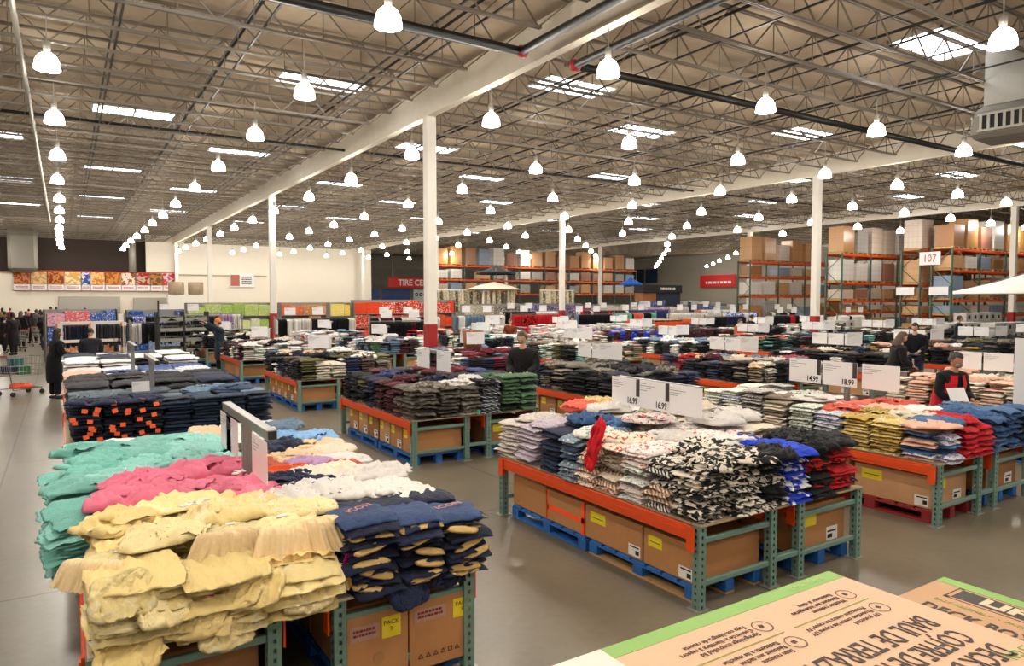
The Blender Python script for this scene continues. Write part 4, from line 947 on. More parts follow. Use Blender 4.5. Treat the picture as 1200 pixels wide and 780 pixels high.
text(t, 'LIFETIME', .13, (-.183, -.28, z_), (0, 0, -PI/2), flat('cream_ink', 'e6cfae'), 'logo_lettering', 'LEFT', 1.35, bold=.006)
text(t, 'DECK BOX', .13, (-.475, -.12, z_), (0, 0, -PI/2), INK2, 'lettering', 'LEFT', .8, bold=.003)
text(t, 'EASY ASSEMBLY  •  FACILE À ASSEMBLER  •  FÁCIL DE', .04, (-.345, -.12, z_), (0, 0, -PI/2), GRL, 'lettering', 'LEFT', 1)
# ------------------------------------------------------------------ middle and far tables
MIDC = {
 (4.16, 14.95): ('grey and cream hoodie table', [[BLK], [CHAR], [BRN, BLK], [NAVY], [BLK, BST], [WHP, BLK], [BLK]], [[f('cfc7b6')], [f('cfc7b6', 'a9a08c', 'print')], [NAVY, f('1c2c5e')], [BRN, GBR], [GBR], [OLV]], [OLV, TAN, BLK, WHT, NAVY]),
 (4.16, 20.7): ('white tee table', [[BLK, MAR], [MAR, WHP], [BLK], [WHP], [MAR], [BLK]], [[WHT, GMP], [WHT, BLG], [GMP, WHT], [WHT], [WHT, GRYC], [GRYC]], [WHT, MAR, BLK, GRYC, WHT]),
 (4.16, 26.4): ('dark tee table', [[BLK], [NAVY], [WHP], [MAR], [BLK]], [[WHP], [BLK], [NAVY], [WHT], [GRYC], [BLK]], [WHT, BLK, GRYC]),
 (7.86, 9.15): ('navy and black sweater table', [[BLK, CHAR], [BLK], [BLK], [BLK2], [CHAR, GRM], [GRM, CHAR], [NAVY], [NAVY, IND]], [[BLK], [BLK, CHAR], [BLK], [NAVY, IND], [IND, NAVY], [NAVY]], [CHAR, GRM, BLK, GRM, f('8d8880')]),
 (7.86, 14.25): ('white and wine table', [[DNM2], [WHT, FLB], [WHP], [NAVY], [MAR], [BLK]], [[NAVY], [MARL], [MARL, MAR], [MAR], [BLK], [BLK]], [MARL, WHT, MARL, LDN, MAR]),
 (7.86, 20.6): ('grey denim table', [[LDN, CHAR], [CHAR], [LDN], [WHP], [WHT, CORAL]], [[CHAR, LDN], [DNM, LDN], [MAR], [MAR, CHAR], [WHP], [GRN]], [WHT, FLW, MAR, LDN]),
 (7.86, 26.3): ('pastel table', [[WHT], [FLW], [WHP], [CORAL], [WHT]], [[WHT], [FLW], [GMP], [MAR], [MARL], [WHT]], [WHT, FLW, LDN]),
 (11.75, 9.15): ('tan and charcoal table', [[TAN, BRG], [BRG, BLK], [BLK], [DNM], [BLK], [CHAR], [MARL, RED], [NAVY, IND]], [[BLK], [DNM, CHAR], [CHAR], [WHP, GRM], [GMP], [GMP, GRM]], [TAN, LDN, MAR, f('a99f93'), WHT, RED]),
 (11.75, 14.85): ('black trouser table', [[TEA[2], GMP], [BLK], [BLK], [OLV], [GMP]], [[BLK], [BLK, OLV], [PCH, TAN], [f('b5a888')], [f('b5a888'), BRG], [BLK]], [WHT, GRYC, OLV, BRG]),
 (11.75, 20.6): ('dark coat table', [[GMP], [FLG], [BLK], [NAVY]], [[BLK], [BLK], [NAVY], [WHT], [TEA[2]], [BLK]], [BLK, TEA[0], WHT]),
 (11.75, 26.3): ('red print table', [[RED], [WHT], [FLW]], [[RED, WHT], [WHT], [FLW], [MAR], [WHT], [BLK]], [RED, WHT, PCH]),
 (15.65, 9.15): ('black velvet table', [[BLK], [BLK, NAVY], [WHT, BLK], [BLK]], [[BLK], [BLK], [CHAR], [BLK, BRN], [NAVY], [BLK]], [BLK, CREAM, BRN, NAVY]),
 (15.65, 14.85): ('white beach table', [[BLK], [WHP], [CHAR]], [[BLK], [BLK], [WHP, BLK], [WHT], [GMP], [GRM]], [WHT, FLB, LDN, GMP]),
 (15.65, 20.6): ('print blouse table', [[WHT], [FLW]], [[WHT], [CORAL], [WHP], [WHT], [BLK], [FLG]], [WHT, FLW, FLG, CORAL]),
 (15.65, 26.3): ('pale blouse table', [[WHT], [FLW]], [[FLG], [WHT], [FLB], [WHT], [RED], [WHT]], [WHT, FLW, FLB]),
 (15.65, 3.78): ('pink and cream shirt table', [[PCH, CREAM], [CREAM], [PCH]], [[CREAM], [PCH], [CREAM, BRG], [CREAM], [PCH], [CREAM]], [PCH, CREAM]),
 (11.75, 3.78): ('cream and pink tee table', [[CREAM, PCH], [BRG], [CREAM], [PCH, CREAM], [CREAM], [f('8a6428')], [CREAM, PCH], [CREAM]], [[CREAM], [PCH], [CREAM, BRG], [CREAM], [PCH], [CREAM]], [PCH, CREAM, PCH]),
 (19.55, 9.15): ('striped shirt and charcoal table', [[BLK], [BLK2], [YTD, BLK], [LDN, DNM2]], [[LDN, WHP], [YTD, OLV], [BLK, BRN], [BLK2], [BRN, CHAR], [CHAR]], [BRN, BLK2, WHT, PCH]),
 (19.55, 14.85): ('teal knit table', [[TEA[2], BLK], [GRN]], [[f('2c5a56')], [f('2c5a56'), BLK], [BLK], [CORAL, BLK], [MAR], [BLK]], [f('2c5a56'), BLK, CORAL, PCH]),
 (19.55, 20.6): ('blue and burgundy table', [[BLU2], [MAR]], [[BLU2], [MAR, IND], [f('2c5a56')], [BLK], [BLK], [WHT]], [BLU2, WHT, MAR]),
 (19.55, 26.3): ('mixed blouse table', [[WHT]], [[CORAL], [WHT], [FLG], [WHT], [PUR], [WHT]], [WHT, FLG, PUR]),
 (23.3, 9.15): ('black coat table', [[BLK]], [[BLK], [OLV, BLK], [BLK], [GRM], [BLK], [BLK]], [BLK, OLV, GRM, BRG]),
 (23.3, 14.85): ('black puffer table', [[BLK]], [[BLK], [BLK], [NAVY], [BLK, LDN], [TEA[0]], [BLK]], [BLK, NAVY, LDN, WHT]),
 (23.3, 20.6): ('wine knit table', [[MAR]], [[MAR], [MARL], [BLK], [BLK], [NAVY], [BLK]], [MAR, BLK, WHT]),
 (23.3, 26.3): ('white linen table', [[WHT]], [[WHT], [FLB], [WHT], [GMP], [WHT], [WHT]], [WHT, FLB]),
 (27.35, 9.15): ('dark trouser table', [[BLK]], [[BLK], [BLK], [CHAR], [GRM], [BLK], [BLK]], [BLK, CHAR]),
 (27.35, 14.85): ('brown and black coat table', [[BLK]], [[BLK], [BRN], [BLK], [WHP], [BLK], [BLK]], [BLK, BRG, WHT]),
 (27.35, 20.6): ('black and white table', [[BLK]], [[BLK], [WHT], [BLK], [WHP], [BLK], [BLK]], [BLK, WHT]),
 (31.25, 14.85): ('last dark coat table', [[BLK]], [[BLK], [BLK], [CHAR], [BLK], [BRN], [BLK]], [BLK, BRG]),
 (31.25, 20.6): ('last pale table', [[WHT]], [[WHT], [WHT], [CHAR], [WHT], [BRN], [BLK]], [WHT, BRG]),
}
order = sorted(MIDC, key=lambda k: depth(*k))
for (X, Y) in order:
    nm_, sd, en, inn = MIDC[(X, Y)]
    if not (seen(X+1, Y+1.4, 150) or seen(X, Y+2.8, 20) or seen(X+2, Y, 20)): continue
    Z = depth(X, Y); near = Z < 13
    display_table(X, Y, 2.86, 'orange beam rack table, the %s' % nm_, near)
    hgt = .42
    indS = 99 if Z < 15.5 else (3 if Z < 20 else 0)
    for k in range(8):
        m = sd[k % len(sd)] if k >= len(sd) else sd[k]
        kd = 'hoodie' if Z > 12 or BLK in m or NAVY in m else 'sweater'
        if X == 11.75 and Y < 4: kd = 'sweater'
        stack(X+.13, Y+.17+.36*k, TOP, int(hgt/HK[kd])+R.randint(-1, 1), kd, m, 'folded top, %s side stack of the %s' % (PL[k], nm_), 'side stacks on the %s' % nm_, -PI/2, ind=indS)
    for k in range(6):
        m = en[k % len(en)]; kd = 'hoodie'
        stack(X+.5+.34*k if k < 5 else X+.2, Y+.1, TOP, 7+R.randint(-1, 1), kd, m, 'folded top, %s end stack of the %s' % (PL[k], nm_), 'end stacks on the %s' % nm_, 0, ind=indS)
    for i in range(5):
        for r_ in range(6):
            m = inn[(i+r_*2+R.randint(0, 1)) % len(inn)]
            stack(X+.5+.37*i, Y+.5+.42*r_, TOP, 7+R.randint(-2, 1), 'hoodie', [m], 'x', 'x', R.choice((0, -PI/2)), ind=0, sx=1.1, sy=1.1, jit=.02)
    nlz = 16 if Z < 16 else (10 if Z < 22 else 6)
    for k in range(nlz):
        fx = .25+1.6*((k*.37) % 1); fy = .2+2.5*((k*.618) % 1)
        m = inn[k % len(inn)]
        adj = ['flattened', 'crumpled', 'twisted', 'half unfolded', 'rolled', 'heaped', 'loosely folded', 'bunched', 'sloping', 'spread', 'tucked', 'upturned', 'slumped', 'wide lying', 'narrow lying', 'pushed back'][k]
        if Z < 22: loose(X+fx, Y+fy, TOP+.38+R.uniform(0, .03), 'mess' if k % 3 else 'wide', m, '%s garment on top of the %s' % (adj, nm_), None, R.uniform(1.0, 1.25), group='loose garments on the middle tables', sz=1.2)
        else: stuff_item(m, X+fx, Y+fy, TOP+.4, R.uniform(0, 6), (1.3, 1.2, 1.6), 'far')
    # sign frame and cards
    ang = -PI/2
    sign_frame(X+1.05, Y+1.55, TOP, 1.52, 1.3, 'grey sign frame on the %s' % nm_)
    nc = 3 if R.random() < .75 else 2
    for k in range(nc):
        price_card((X+1.0, Y+2.05-.46*k, 1.2), -PI/2, None, '%s price card above the %s' % (['left', 'middle', 'right'][k], nm_), 1.05)
    if Z > 11:
        price_card((X+.7, Y+.9, 1.25), 0-.3, None, 'price card facing the near end of the %s' % nm_, 1.1)
        link('card_stem', MB().box((-.01, .004, -.65), (.01, .02, .1)).mesh('card_stem', M_grey), [o for o in C.objects if o.get('label') == 'price card facing the near end of the %s' % nm_][0]) if Z < 13 else None
    # cartons below
    if X < 16:
        for k in range(5 if X < 12 else 3):
            carton(X+.05, Y+.1+.55*k, .14, .76, .5, .38, 'brown carton, %s from the near post under the %s' % (PL[k], nm_), R.choice(M_kraft), 'y' if Z < 18 else '')
        if X < 12:
            carton(X+.45, Y+.03, .141, .0, 0, 0, '', None, '') if False else None
            for k in range(2): carton(X+1.28, Y+.1+1.3*k, .14, .74, 1.1, .38, 'brown carton, %s under the right half of the %s' % (PL[k], nm_), R.choice(M_kraft), 'y' if Z < 18 else '', faces='-Y')
            for k in range(2): pallet(X+.03, Y+.06+1.4*k, .82, 1.32, M_blue_pal, 'blue pallet, %s half under the %s' % (['near', 'far'][k], nm_))

# ------------------------------------------------------------------ hanging clothes racks and shelf displays further back
def hang_mesh(seed):
    P = []; prof_ = [(0, .02, .0), (.06, .07, -.02), (.17, .2, -.05), (.2, .225, -.12), (.19, .21, -.3), (.2, .2, -.5), (.21, .21, -.68), (.2, .2, -.7)]
    n = 8
    for i in range(n):
        t = 2*PI*i/n
        for (_, w, z) in prof_: P.append((math.cos(t)*w, math.sin(t)*.022*(1+.5*nz(t, z*5, seed)), z))
    return MB().grid(P, n, len(prof_), True).mesh('hanging_shirt', M_white, True)
HM = [hang_mesh(s) for s in range(4)]
HC = [0]
HSTUFF = {}
def clothes_rack(X, Y, L, pal, name, h=1.5, rz=0, tiers=1, rail=M_grey):
    """rail along local x"""
    t = thing('clothes_rack', name, 'clothes rack', (X, Y, 0), rz, 'clothes racks behind the tables')
    link('rail', MB().tube((0, 0, h), (L, 0, h), .018, 8).mesh('rail', rail), t)
    if tiers > 1: link('rail', MB().tube((0, 0, h-.85), (L, 0, h-.85), .018, 8).mesh('rail', rail), t)
    for x in (0, L): link('upright', MB().bbox((x-.025, -.025, 0), (x+.025, .025, h+.1), .004).mesh('upright', rail), t)
    for x in (0, L): link('rack_foot', MB().bbox((x-.03, -.28, 0), (x+.03, .28, .05), .006).mesh('rack_foot', rail), t)
    ca, sa = math.cos(rz), math.sin(rz)
    for tr in range(tiers):
        x = .08; m = R.choice(pal)
        while x < L-.05:
            if R.random() < .14: m = R.choice(pal)
            wx, wy = X+ca*x, Y+sa*x; z = h-.03-.85*tr
            if HC[0] < 290:
                HC[0] += 1
                o = link('hanging_shirt', HM[HC[0] % 4], None, (wx, wy, z), (0, 0, rz+PI/2+R.gauss(0, .12)), (1, 1, R.uniform(.9, 1.12)), m)
                tag(o, 'shirt hanging in the %s, %s in its run' % (name, 'one'), 'shirt', 'shirts hanging in the %s' % name)
                o['label'] = 'shirt hanging in the %s' % name
            else: HSTUFF.setdefault(m.name, [m, []])[1].append((wx, wy, z, rz+PI/2+R.gauss(0, .12), (1.0, 1.4, 1), 'hang'))
            x += .055 if HC[0] < 290 else .075
def shelf_display(X, Y, L, h, pal, name, rz=0, levels=4, d=.5, frame=M_grey, item='box', cat='box', holes=False):
    t = thing('shelf_display', name, 'shelf', (X, Y, 0), rz, 'shelf displays at the back of the store')
    for x in (0, L): link('side_upright', MB().bbox((x-.02, 0, 0), (x+.02, d, h), .004).mesh('side_upright', frame), t)
    link('back_panel', MB().bbox((0, d-.03, .05), (L, d, h), .004).mesh('back_panel', frame), t)
    ca, sa = math.cos(rz), math.sin(rz)
    for k in range(levels):
        z = .12+k*(h-.12)/levels
        link('shelf_board', MB().bbox((.02, 0, z-.03), (L-.02, d, z), .004).mesh('shelf_board', frame), t)
        x = .05; m = R.choice(pal)
        while x < L-.15:
            w = R.uniform(.45, .85); hh = (h/levels-.08)*R.uniform(.7, 1)
            if R.random() < .5: m = R.choice(pal)
            w = min(w, L-.04-x)
            o = link(item, BOXM, None, (X+ca*(x)-sa*.04, Y+sa*(x)+ca*.04, z), rz, (w-.015, d-.1, hh), m)
            tag(o, '%s on the %s shelf of the %s' % (item.replace('_', ' '), ['bottom', 'second', 'third', 'fourth', 'fifth'][k], name), cat, '%s items' % name)
            x += w
BOXM = MB().bbox((0, 0, 0), (1, 1, 1), .03).mesh('box', M_white)

# grey two column bin rack, left of centre
t = thing('bin_rack', 'dark rack of grey trays filled with black clothes, two columns wide', 'rack', (2.72, 26.9, 0), .12)
TR = flat('tray_grey', '8a8b80', .5); TRK = flat('tray_dark', '2a2a28', .6)
for x in (0, .82, 1.64): link('rack_post', MB().bbox((x-.02, 0, 0), (x+.02, .5, 1.95), .004).mesh('rack_post', TRK), t)
for c_ in range(2):
    for k in range(5):
        z = .18+.36*k; x0 = .04+.82*c_
        tr = MB().box((x0, 0, z), (x0+.74, .5, z+.015)).box((x0, 0, z), (x0+.74, .015, z+.13)).box((x0, .485, z), (x0+.74, .5, z+.2)).box((x0, 0, z), (x0+.015, .5, z+.18)).box((x0+.725, 0, z), (x0+.74, .5, z+.18))
        link('tray', tr.mesh('tray', TR), t)
        o = link('folded_clothes', crumple(.66, .42, .2, k+c_*7, 12, 0, .6).mesh('folded_clothes', BLK), None, (2.72+math.cos(.12)*(x0+.37)-.25*math.sin(.12), 26.9+.25+math.sin(.12)*x0, z+.02), (0, 0, .12))
        tag(o, 'black clothes in the %s tray of the %s column of the tray rack' % (['bottom', 'second', 'middle', 'fourth', 'top'][k], ['left', 'right'][c_]), 'clothes', 'black clothes in the grey trays')
link('rack_mast', MB().box((-.02, 0, 1.95), (.03, .05, 2.35)).mesh('rack_mast', TRK), t)

# white framed rack with orange edging, left
t = thing('gift_display', 'white slatted display with orange edges before the food court crowd', 'display', (-.15, 27.2, 0), .2)
WD = flat('white_crate', 'd9d0c6', .6); OD = flat('orange_edge', 'd2724a', .6)
for x in (0, .95, 1.9): link('display_post', MB().bbox((x-.09, 0, 0), (x+.09, .12, 1.6), .01).mesh('display_post', WD), t); link('edge_strip', MB().box((x-.09, -.01, .0), (x-.05, 0, 1.6)).mesh('edge_strip', OD), t)
for z in (.5, .95, 1.55): link('display_rail', MB().bbox((0, .0, z), (1.9, .1, z+.1), .01).mesh('display_rail', WD), t)
def PK(*a): return [cloth(x, a[(i+1) % len(a)] if i % 2 else 'e8e2d8', 'print', .45) for i, x in enumerate(a)]
BLACKS = [BLK, BLK2, CHAR, NAVY]
clothes_rack(-.1, 27.7, 2.0, BLACKS, 'rack of black jackets behind the white slatted display', 1.55)
clothes_rack(1.95, 28.6, 2.0, [BLK, BLK2, WHP], 'rack of black and white shirts left of the tray rack', 1.55, tiers=1)
clothes_rack(1.9, 30.2, 3.4, [BLK, BLU, BLK2], 'second rack of black shirts with blue ones', 1.75, tiers=1)
shelf_display(-.6, 31.5, 2.4, 2.0, PK('d86a74', 'e7a9b0', '3c5fae', 'c9c2c6', 'd08a60'), 'display of pink and blue toys', .15, 3)
shelf_display(2.2, 33, 2.2, 1.95, PK('2f5fb4', '2b55a6', '8fa5cc'), 'shelf display of blue cooler boxes', .1, 2)
shelf_display(5.2, 38.5, 4.2, 2.2, PK('b7cf6a', '9dbf5a', 'd6e09a', 'e8e6d0'), 'lime green packet display', .1, 3)
shelf_display(9.8, 38.5, 3.6, 2.2, PK('e0a070', 'c98a5a', 'e8c29a', 'd86a4a'), 'orange and tan packet display', .1, 3)
shelf_display(11.6, 35.8, 1.2, 2.2, PK('e6c422', 'd8b41c', 'f0dc60'), 'shelf yellow packet display at the back', .1, 3)
shelf_display(12.9, 35.8, 6.0, 2.35, PK('c93a22', 'd94a2a', 'b02a1c', 'de5a34'), 'red and orange packet display', 0, 3)
shelf_display(19.6, 36, 4.6, 2.1, PK('a99f8c', 'cfc6b4', '5d5548', '8c8470'), 'shelf stone coloured basket display at the back', 0, 3)
shelf_display(24.6, 37, 4.4, 2.1, PK('4a3c74', '5b4d8a', 'd8d2dc', '8a80a8'), 'shelf purple and white box display at the back', 0, 3)
shelf_display(29.6, 38.5, 5.0, 2.0, PK('c8c0b4', '8f3040', '6a7a9a', 'd8d0c6'), 'shelf mixed box display at the back under the tire sign', 0, 3)
# rows of hanging racks between the tables and the back
ROWS = [
 (10.2, 26.6, 2.6, [BLK, WHP, BLK2, MAR], 'rack of dark printed dresses', 1.5), (11.9, 31, 3.6, [MAR, WHP, BLK, WHT], 'rack of maroon and white shirts', 1.55), (7.6, 31, 3.6, [WHP, BLK, BLK2], 'rack of black and white prints', 1.55),
 (16, 30.6, 3.0, [WHT, LDN, DNM2], 'rack of white shirts and jeans', 1.6), (19.4, 30.6, 3.0, [RED, RDB, RED, WHT], 'rack of red printed pyjamas', 1.6), (23, 30.6, 3.2, [BLK, BLK2, LDN], 'rack of black trousers', 1.55), (26.5, 30.8, 3.2, [TEA[2], BLK, WHT, CORAL], 'rack of teal and coral tops', 1.6),
 (30, 30, 3.2, [WHT, FLW, WHP], 'rack of white blouses', 1.6), (33.4, 29, 3.2, [BLU, IND, WHT], 'rack of blue blouses', 1.6), (36.8, 28.4, 2.6, [FLG, OLV, BLK], 'rack of green prints', 1.6),
 (27.5, 25, 3.0, [BLK, NAVY, BLK2], 'rack of navy coats', 1.5), (32, 24.6, 3.0, [WHT, BLK, RED], 'rack of red and white tops', 1.5), (20.5, 33.6, 4, [WHP, BLK, WHT], 'back rack of printed shirts', 1.7), (26.0, 33.6, 4, [MAR, RED, WHT, FLW], 'back rack of red blouses', 1.7), (30.5, 34.5, 4, [IND, PUR, WHT, LDN], 'back rack of purple blouses', 1.7), (35.5, 33, 3.6, [WHT, CORAL, FLG], 'back rack of coral and green tops', 1.7),
 (34.5, 37.5, 5, [WHT, PUR, FLW], 'last rack of lilac tops', 1.8), (36.5, 23.5, 2.4, [WHT, BLK], 'rack beside the pallet racks', 1.5), (3.2, 35.5, 4, [WHT, BLK, PUR], 'left back rack of white tops', 1.7)]
for (X, Y, L, pal, nm_, h_) in sorted(ROWS, key=lambda r: depth(r[0], r[1])):
    clothes_rack(X, Y, L, pal, nm_, h_)
    for k in range(2):
        t = price_card((X+.6+k*1.2, Y-.28, h_+.12), 0, None, '%s price card over the %s' % (['left', 'right'][k], nm_), 1.15)
shelf_display(37.5, 42, 5, 1.8, PK('9dbf5a', 'e8e6d0', 'd8506a', '6b88b8'), 'green and pink snack display', 0, 2)
shelf_display(30, 43, 6, 1.9, PK('d8a0b0', 'e8e0d8', '7a90b8', 'b0a090'), 'shelf pastel box display at the back', 0, 2)
shelf_display(23, 44, 6, 2.0, PK('c8c0b4', 'a08c78', 'e0d8cc'), 'shelf pale carton display at the back', 0, 2)
t0 = [(31.5, 26.2, 3.2, '3 orange'), (36, 20.2, 2.6, 'b')]
for (X, Y, L, lab) in ((26.3, 27.4, 3.4, 'bare orange beam of an empty rack table behind the man in black'), (29.6, 27.4, 2.8, 'bare orange beam of the next empty rack table')):
    tt = display_table(X, Y, 2.2, lab.replace('bare orange beam of', 'tall'), False)
    tt.scale = (1, 1, 1.9)
    link('long_beam', MB().bbox((0, -.06, TH-.16), (2.1, -.03, TH-.04), .006).mesh('long_beam', M_orange), tt)
# white boxes with pictures stacked low before the pallet racks
WBX = [flat('white_box_print', 'd8d4cf', .5, 0, 0, 9, .35), flat('pale_box_print', 'c3beb8', .5, 0, 0, 7, .4)]
BL3 = MB().bbox((0, 0, 0), (.6, .6, .42), .01).mesh('boxed_appliance', WBX[0])
pm_ = MB().box((.2, -.003, .12), (.4, 0, .3)).mesh('product_picture', M_ink)
for c_, (X0, Y0, nn, hh) in enumerate([(34.5, 16.6, 5, 3), (37.8, 17.4, 6, 4), (33, 21.8, 4, 3), (36.6, 15.6, 6, 3)]):
    for i in range(nn):
        for k in range(hh):
            b = link('boxed_appliance', BL3, None, (X0+.62*i, Y0, k*.425), mat=WBX[(i+k) % 2])
            tag(b, 'white picture box, %s from the left, layer %s, in the %s box wall' % (PL[i], ['one', 'two', 'three', 'four'][k], ['near left', 'near right', 'far left', 'front'][c_]), 'appliance box', 'white boxes stacked before the pallet racks')
            link('product_picture', pm_, b)

# ------------------------------------------------------------------ pallet racking
def ctex(name, c, w=.4, h_=.3):
    if name in _m: return _m[name]
    m, nt, b = new_mat(name); N = nt.nodes; L = nt.links
    tc = N.new('ShaderNodeTexCoord'); br = N.new('ShaderNodeTexBrick'); br.offset = .0
    sp = N.new('ShaderNodeSeparateXYZ'); cb = N.new('ShaderNodeCombineXYZ'); ad = N.new('ShaderNodeMath')
    L.new(tc.outputs['Object'], sp.inputs[0]); L.new(sp.outputs['X'], ad.inputs[0]); L.new(sp.outputs['Y'], ad.inputs[1]); L.new(ad.outputs[0], cb.inputs['X']); L.new(sp.outputs['Z'], cb.inputs['Y'])
    br.inputs['Scale'].default_value = 1; br.inputs['Brick Width'].default_value = w; br.inputs['Row Height'].default_value = h_; br.inputs['Mortar Size'].default_value = .012
    c1 = lin(hx(c)); br.inputs['Color1'].default_value = c1; br.inputs['Color2'].default_value = tuple(v*.93 for v in c1[:3])+(1,); br.inputs['Mortar'].default_value = tuple(v*.78 for v in c1[:3])+(1,)
    L.new(cb.outputs[0], br.inputs['Vector']); L.new(br.outputs['Color'], b.inputs['Base Color']); b.inputs['Roughness'].default_value = .3
    _m[name] = m; return m
LOADM = [ctex('kraft_stack', 'b58450', .6, .55), ctex('tan_stack', 'c79a6c', .4, .3), ctex('white_stack', 'd5d0c8', .35, .25), ctex('brown_stack', '8f6238', 1.2, 1.2), ctex('grey_stack', 'a3a09c', .3, .22), ctex('print_stack', 'c9b8a8', .25, .2), ctex('pale_blue_stack', '8494a8', .5, .4), ctex('red_brown_stack', '9a6a58', .3, .3)]
LOAD = MB().bbox((0, 0, 0), (1, 1, 1), .012).mesh('pallet_load', LOADM[0])
PALM = MB()
for k in range(5): PALM.box((0, .24*k, .1), (1.15, .24*k+.18, .13))
for x in (0, .52, 1.03): PALM.box((x, 0, 0), (x+.12, 1.14, .1))
PALM = PALM.mesh('wood_pallet', M_wood)
def pallet_rack(X, Y, nb, bay, levels, name, short, depth_=1.05, top=True, back=False, lowest=0, seedm=None, lh=None):
    t = thing('pallet_rack', name, 'pallet rack', (X, Y, 0), 0, 'tall pallet racks')
    H = levels[-1]+.05
    for b in range(nb+1):
        for y_ in (0, depth_): link('upright', MB().bbox((b*bay-.045, y_-.04, 0), (b*bay+.045, y_+.04, H), .006).mesh('upright', M_dgreen), t)
        mb = MB(); z = .3; s = 0
        while z < H-1: mb.tube((b*bay, 0 if s else depth_, z), (b*bay, depth_ if s else 0, z+.95), .022, 6); z += .95; s = 1-s
        link('frame_brace', mb.mesh('frame_brace', M_dgreen), t)
    for z in levels:
        for y_ in (0, depth_):
            for b in range(nb): link('load_beam', MB().bbox((b*bay+.045, y_-.03, z-.13), ((b+1)*bay-.045, y_+.03, z), .006).mesh('load_beam', M_orange), t)
    cc = 0
    for li, z in enumerate([0]+list(levels)):
        if z < lowest: continue
        nxt = levels[li] if li < len(levels) else z+2.0
        for b in range(nb):
            per = 2
            for k in range(per):
                if li < len(levels) and R.random() < .08: continue
                w = min(1.15, bay/per-.12); x = b*bay+.1+k*(bay-.1)/per; hh = (nxt-z-.42)*R.uniform(.75, 1.0) if li < len(levels) else R.uniform(1.1, 1.65)
                if hh < .25: continue
                cc += 1
                lab = '%s wrapped load, %s, %s, %s from left' % ('%s', 'on floor' if li == 0 else ('top' if li == len(levels) else 'level %s' % ['', 'one', 'two', 'three', 'four'][li]), short, ['first', 'second', 'third', 'fourth', 'fifth', 'sixth', 'seventh', 'eighth', 'ninth', 'tenth', 'eleventh', 'twelfth', 'thirteenth', 'fourteenth', 'fifteenth', 'sixteenth'][min(15, b*per+k)])
                mi = R.choice([0, 0, 0, 1, 1, 2, 2, 3, 4, 5, 5, 6, 7]); cname = ['kraft', 'tan', 'white', 'brown', 'grey', 'beige', 'blue grey', 'reddish'][mi]
                o = link('pallet_load', LOAD, None, (X+x, Y+.0, z+.13), 0, (w, 1.0, hh), LOADM[mi])
                tag(o, lab % cname, 'pallet load', 'wrapped loads in the pallet racks')
                link('wood_pallet', PALM, o, (-.01/w, -.02, -.13/hh), 0, (1/1.15, .9, 1/hh))['label'] = 'wooden pallet'
    return t
pallet_rack(40, 19.2, 4, 3.05, [1.5, 2.35, 3.95, 5.1], 'orange beam pallet rack at the far right', 'right pallet rack')
pallet_rack(40, 20.85, 2, 3.05, [1.5, 2.35, 3.2, 5.1], 'rack backing the right pallet rack', 'rack behind right pallet rack')
pallet_rack(40, 25.5, 5, 3.05, [1.6, 2.3, 3.4, 5.15], 'middle pallet rack behind the column', 'middle pallet rack')
pallet_rack(40, 32.3, 5, 3.05, [2.6, 3.95, 5.0], 'left pallet rack beside the white beams', 'left pallet rack')
pallet_rack(28.6, 58, 8, 3.05, [1.4, 2.9, 4.2, 5.5], 'long back wall pallet rack', 'back wall rack', lowest=2)
t = thing('aisle_sign', 'small white aisle sign with red numbers on the right pallet rack', 'sign', (39.9, 20.3, 4.25), -PI/2)
link('sign_panel', MB().bbox((-.55, -.02, 0), (.55, .02, .7), .004).mesh('sign_panel', M_card), t)
text(t, '107', .6, (0, -.03, .34), (PI/2, 0, 0), M_red, 'aisle_number', sx=.8)
for (y_, z_, lab) in ((21.6, 2.6, 'white banner on the end of the second rack'), (19.8, 2.6, 'white banner on the end of the right pallet rack')):
    o = link('end_banner', MB().bbox((-.01, -.5, 0), (.01, .5, .45), .002).mesh('end_banner', M_card), None, (39.9, y_, z_)); tag(o, lab, 'banner')

# ------------------------------------------------------------------ far signs, umbrellas, food court
t = thing('tire_center_sign', 'red rounded sign reading TIRE CENTER at the back', 'sign', (31.0, 75, 3.65))
RS = flat('sign_red', 'd42d28', .45)
P_ = MB().bbox((.0, -.1, 0), (7.6, .1, 1.2), .09)
link('sign_panel', P_.mesh('sign_panel', RS), t)
text(t, 'TIRE CENTER', .95, (3.9, -.12, .58), (PI/2, 0, 0), M_card, 'sign_lettering', sx=.95, bold=.02)
for x in (.6, 7): link('sign_hanger', MB().tube((x, 0, 1.2), (x, 0, 4.5), .03, 6).mesh('sign_hanger', M_steel), t)
for k, (x, w, c_) in enumerate([(27.9, 2.4, '2a4f8c'), (30.6, 3.6, '3c4c86'), (34.6, 3.0, 'dcdfe2')]):
    o = link('tire_poster', MB().bbox((0, -.05, 0), (w, .05, 1.3), .01).mesh('tire_poster', flat('poster_%d' % k, c_, .4, 0, 0, 2, .35)), None, (x, 76, 2.2)); tag(o, ['dark blue poster left under the red sign', 'blue poster under the red sign', 'white poster with black tyres under the red sign'][k], 'poster')
    if k == 2:
        for q in range(5): link('tyre_picture', MB().lathe([(.12, -.01), (.22, -.01), (.22, .01), (.12, .01)], 12).mesh('tyre_picture', M_ink), o, (.4+.55*q, -.06, .7), (PI/2, 0, 0))
for k in range(7):
    o = link('brown_carton', BOXM, None, (28.5+1.1*k, 66, 1.5 if k else 1.5), 0, (1.0, .8, .7), M_kraft[k % 3]); tag(o, 'brown carton, %s of the row under the tire posters' % PL[k], 'carton', 'brown cartons under the tire posters')
st = link('stock_counter', MB().bbox((-.1, -.1, 0), (8.0, .95, 1.5), .02).mesh('stock_counter', M_grey), None, (28.5, 66, 0)); tag(st, 'grey counter carrying the brown cartons', 'counter')
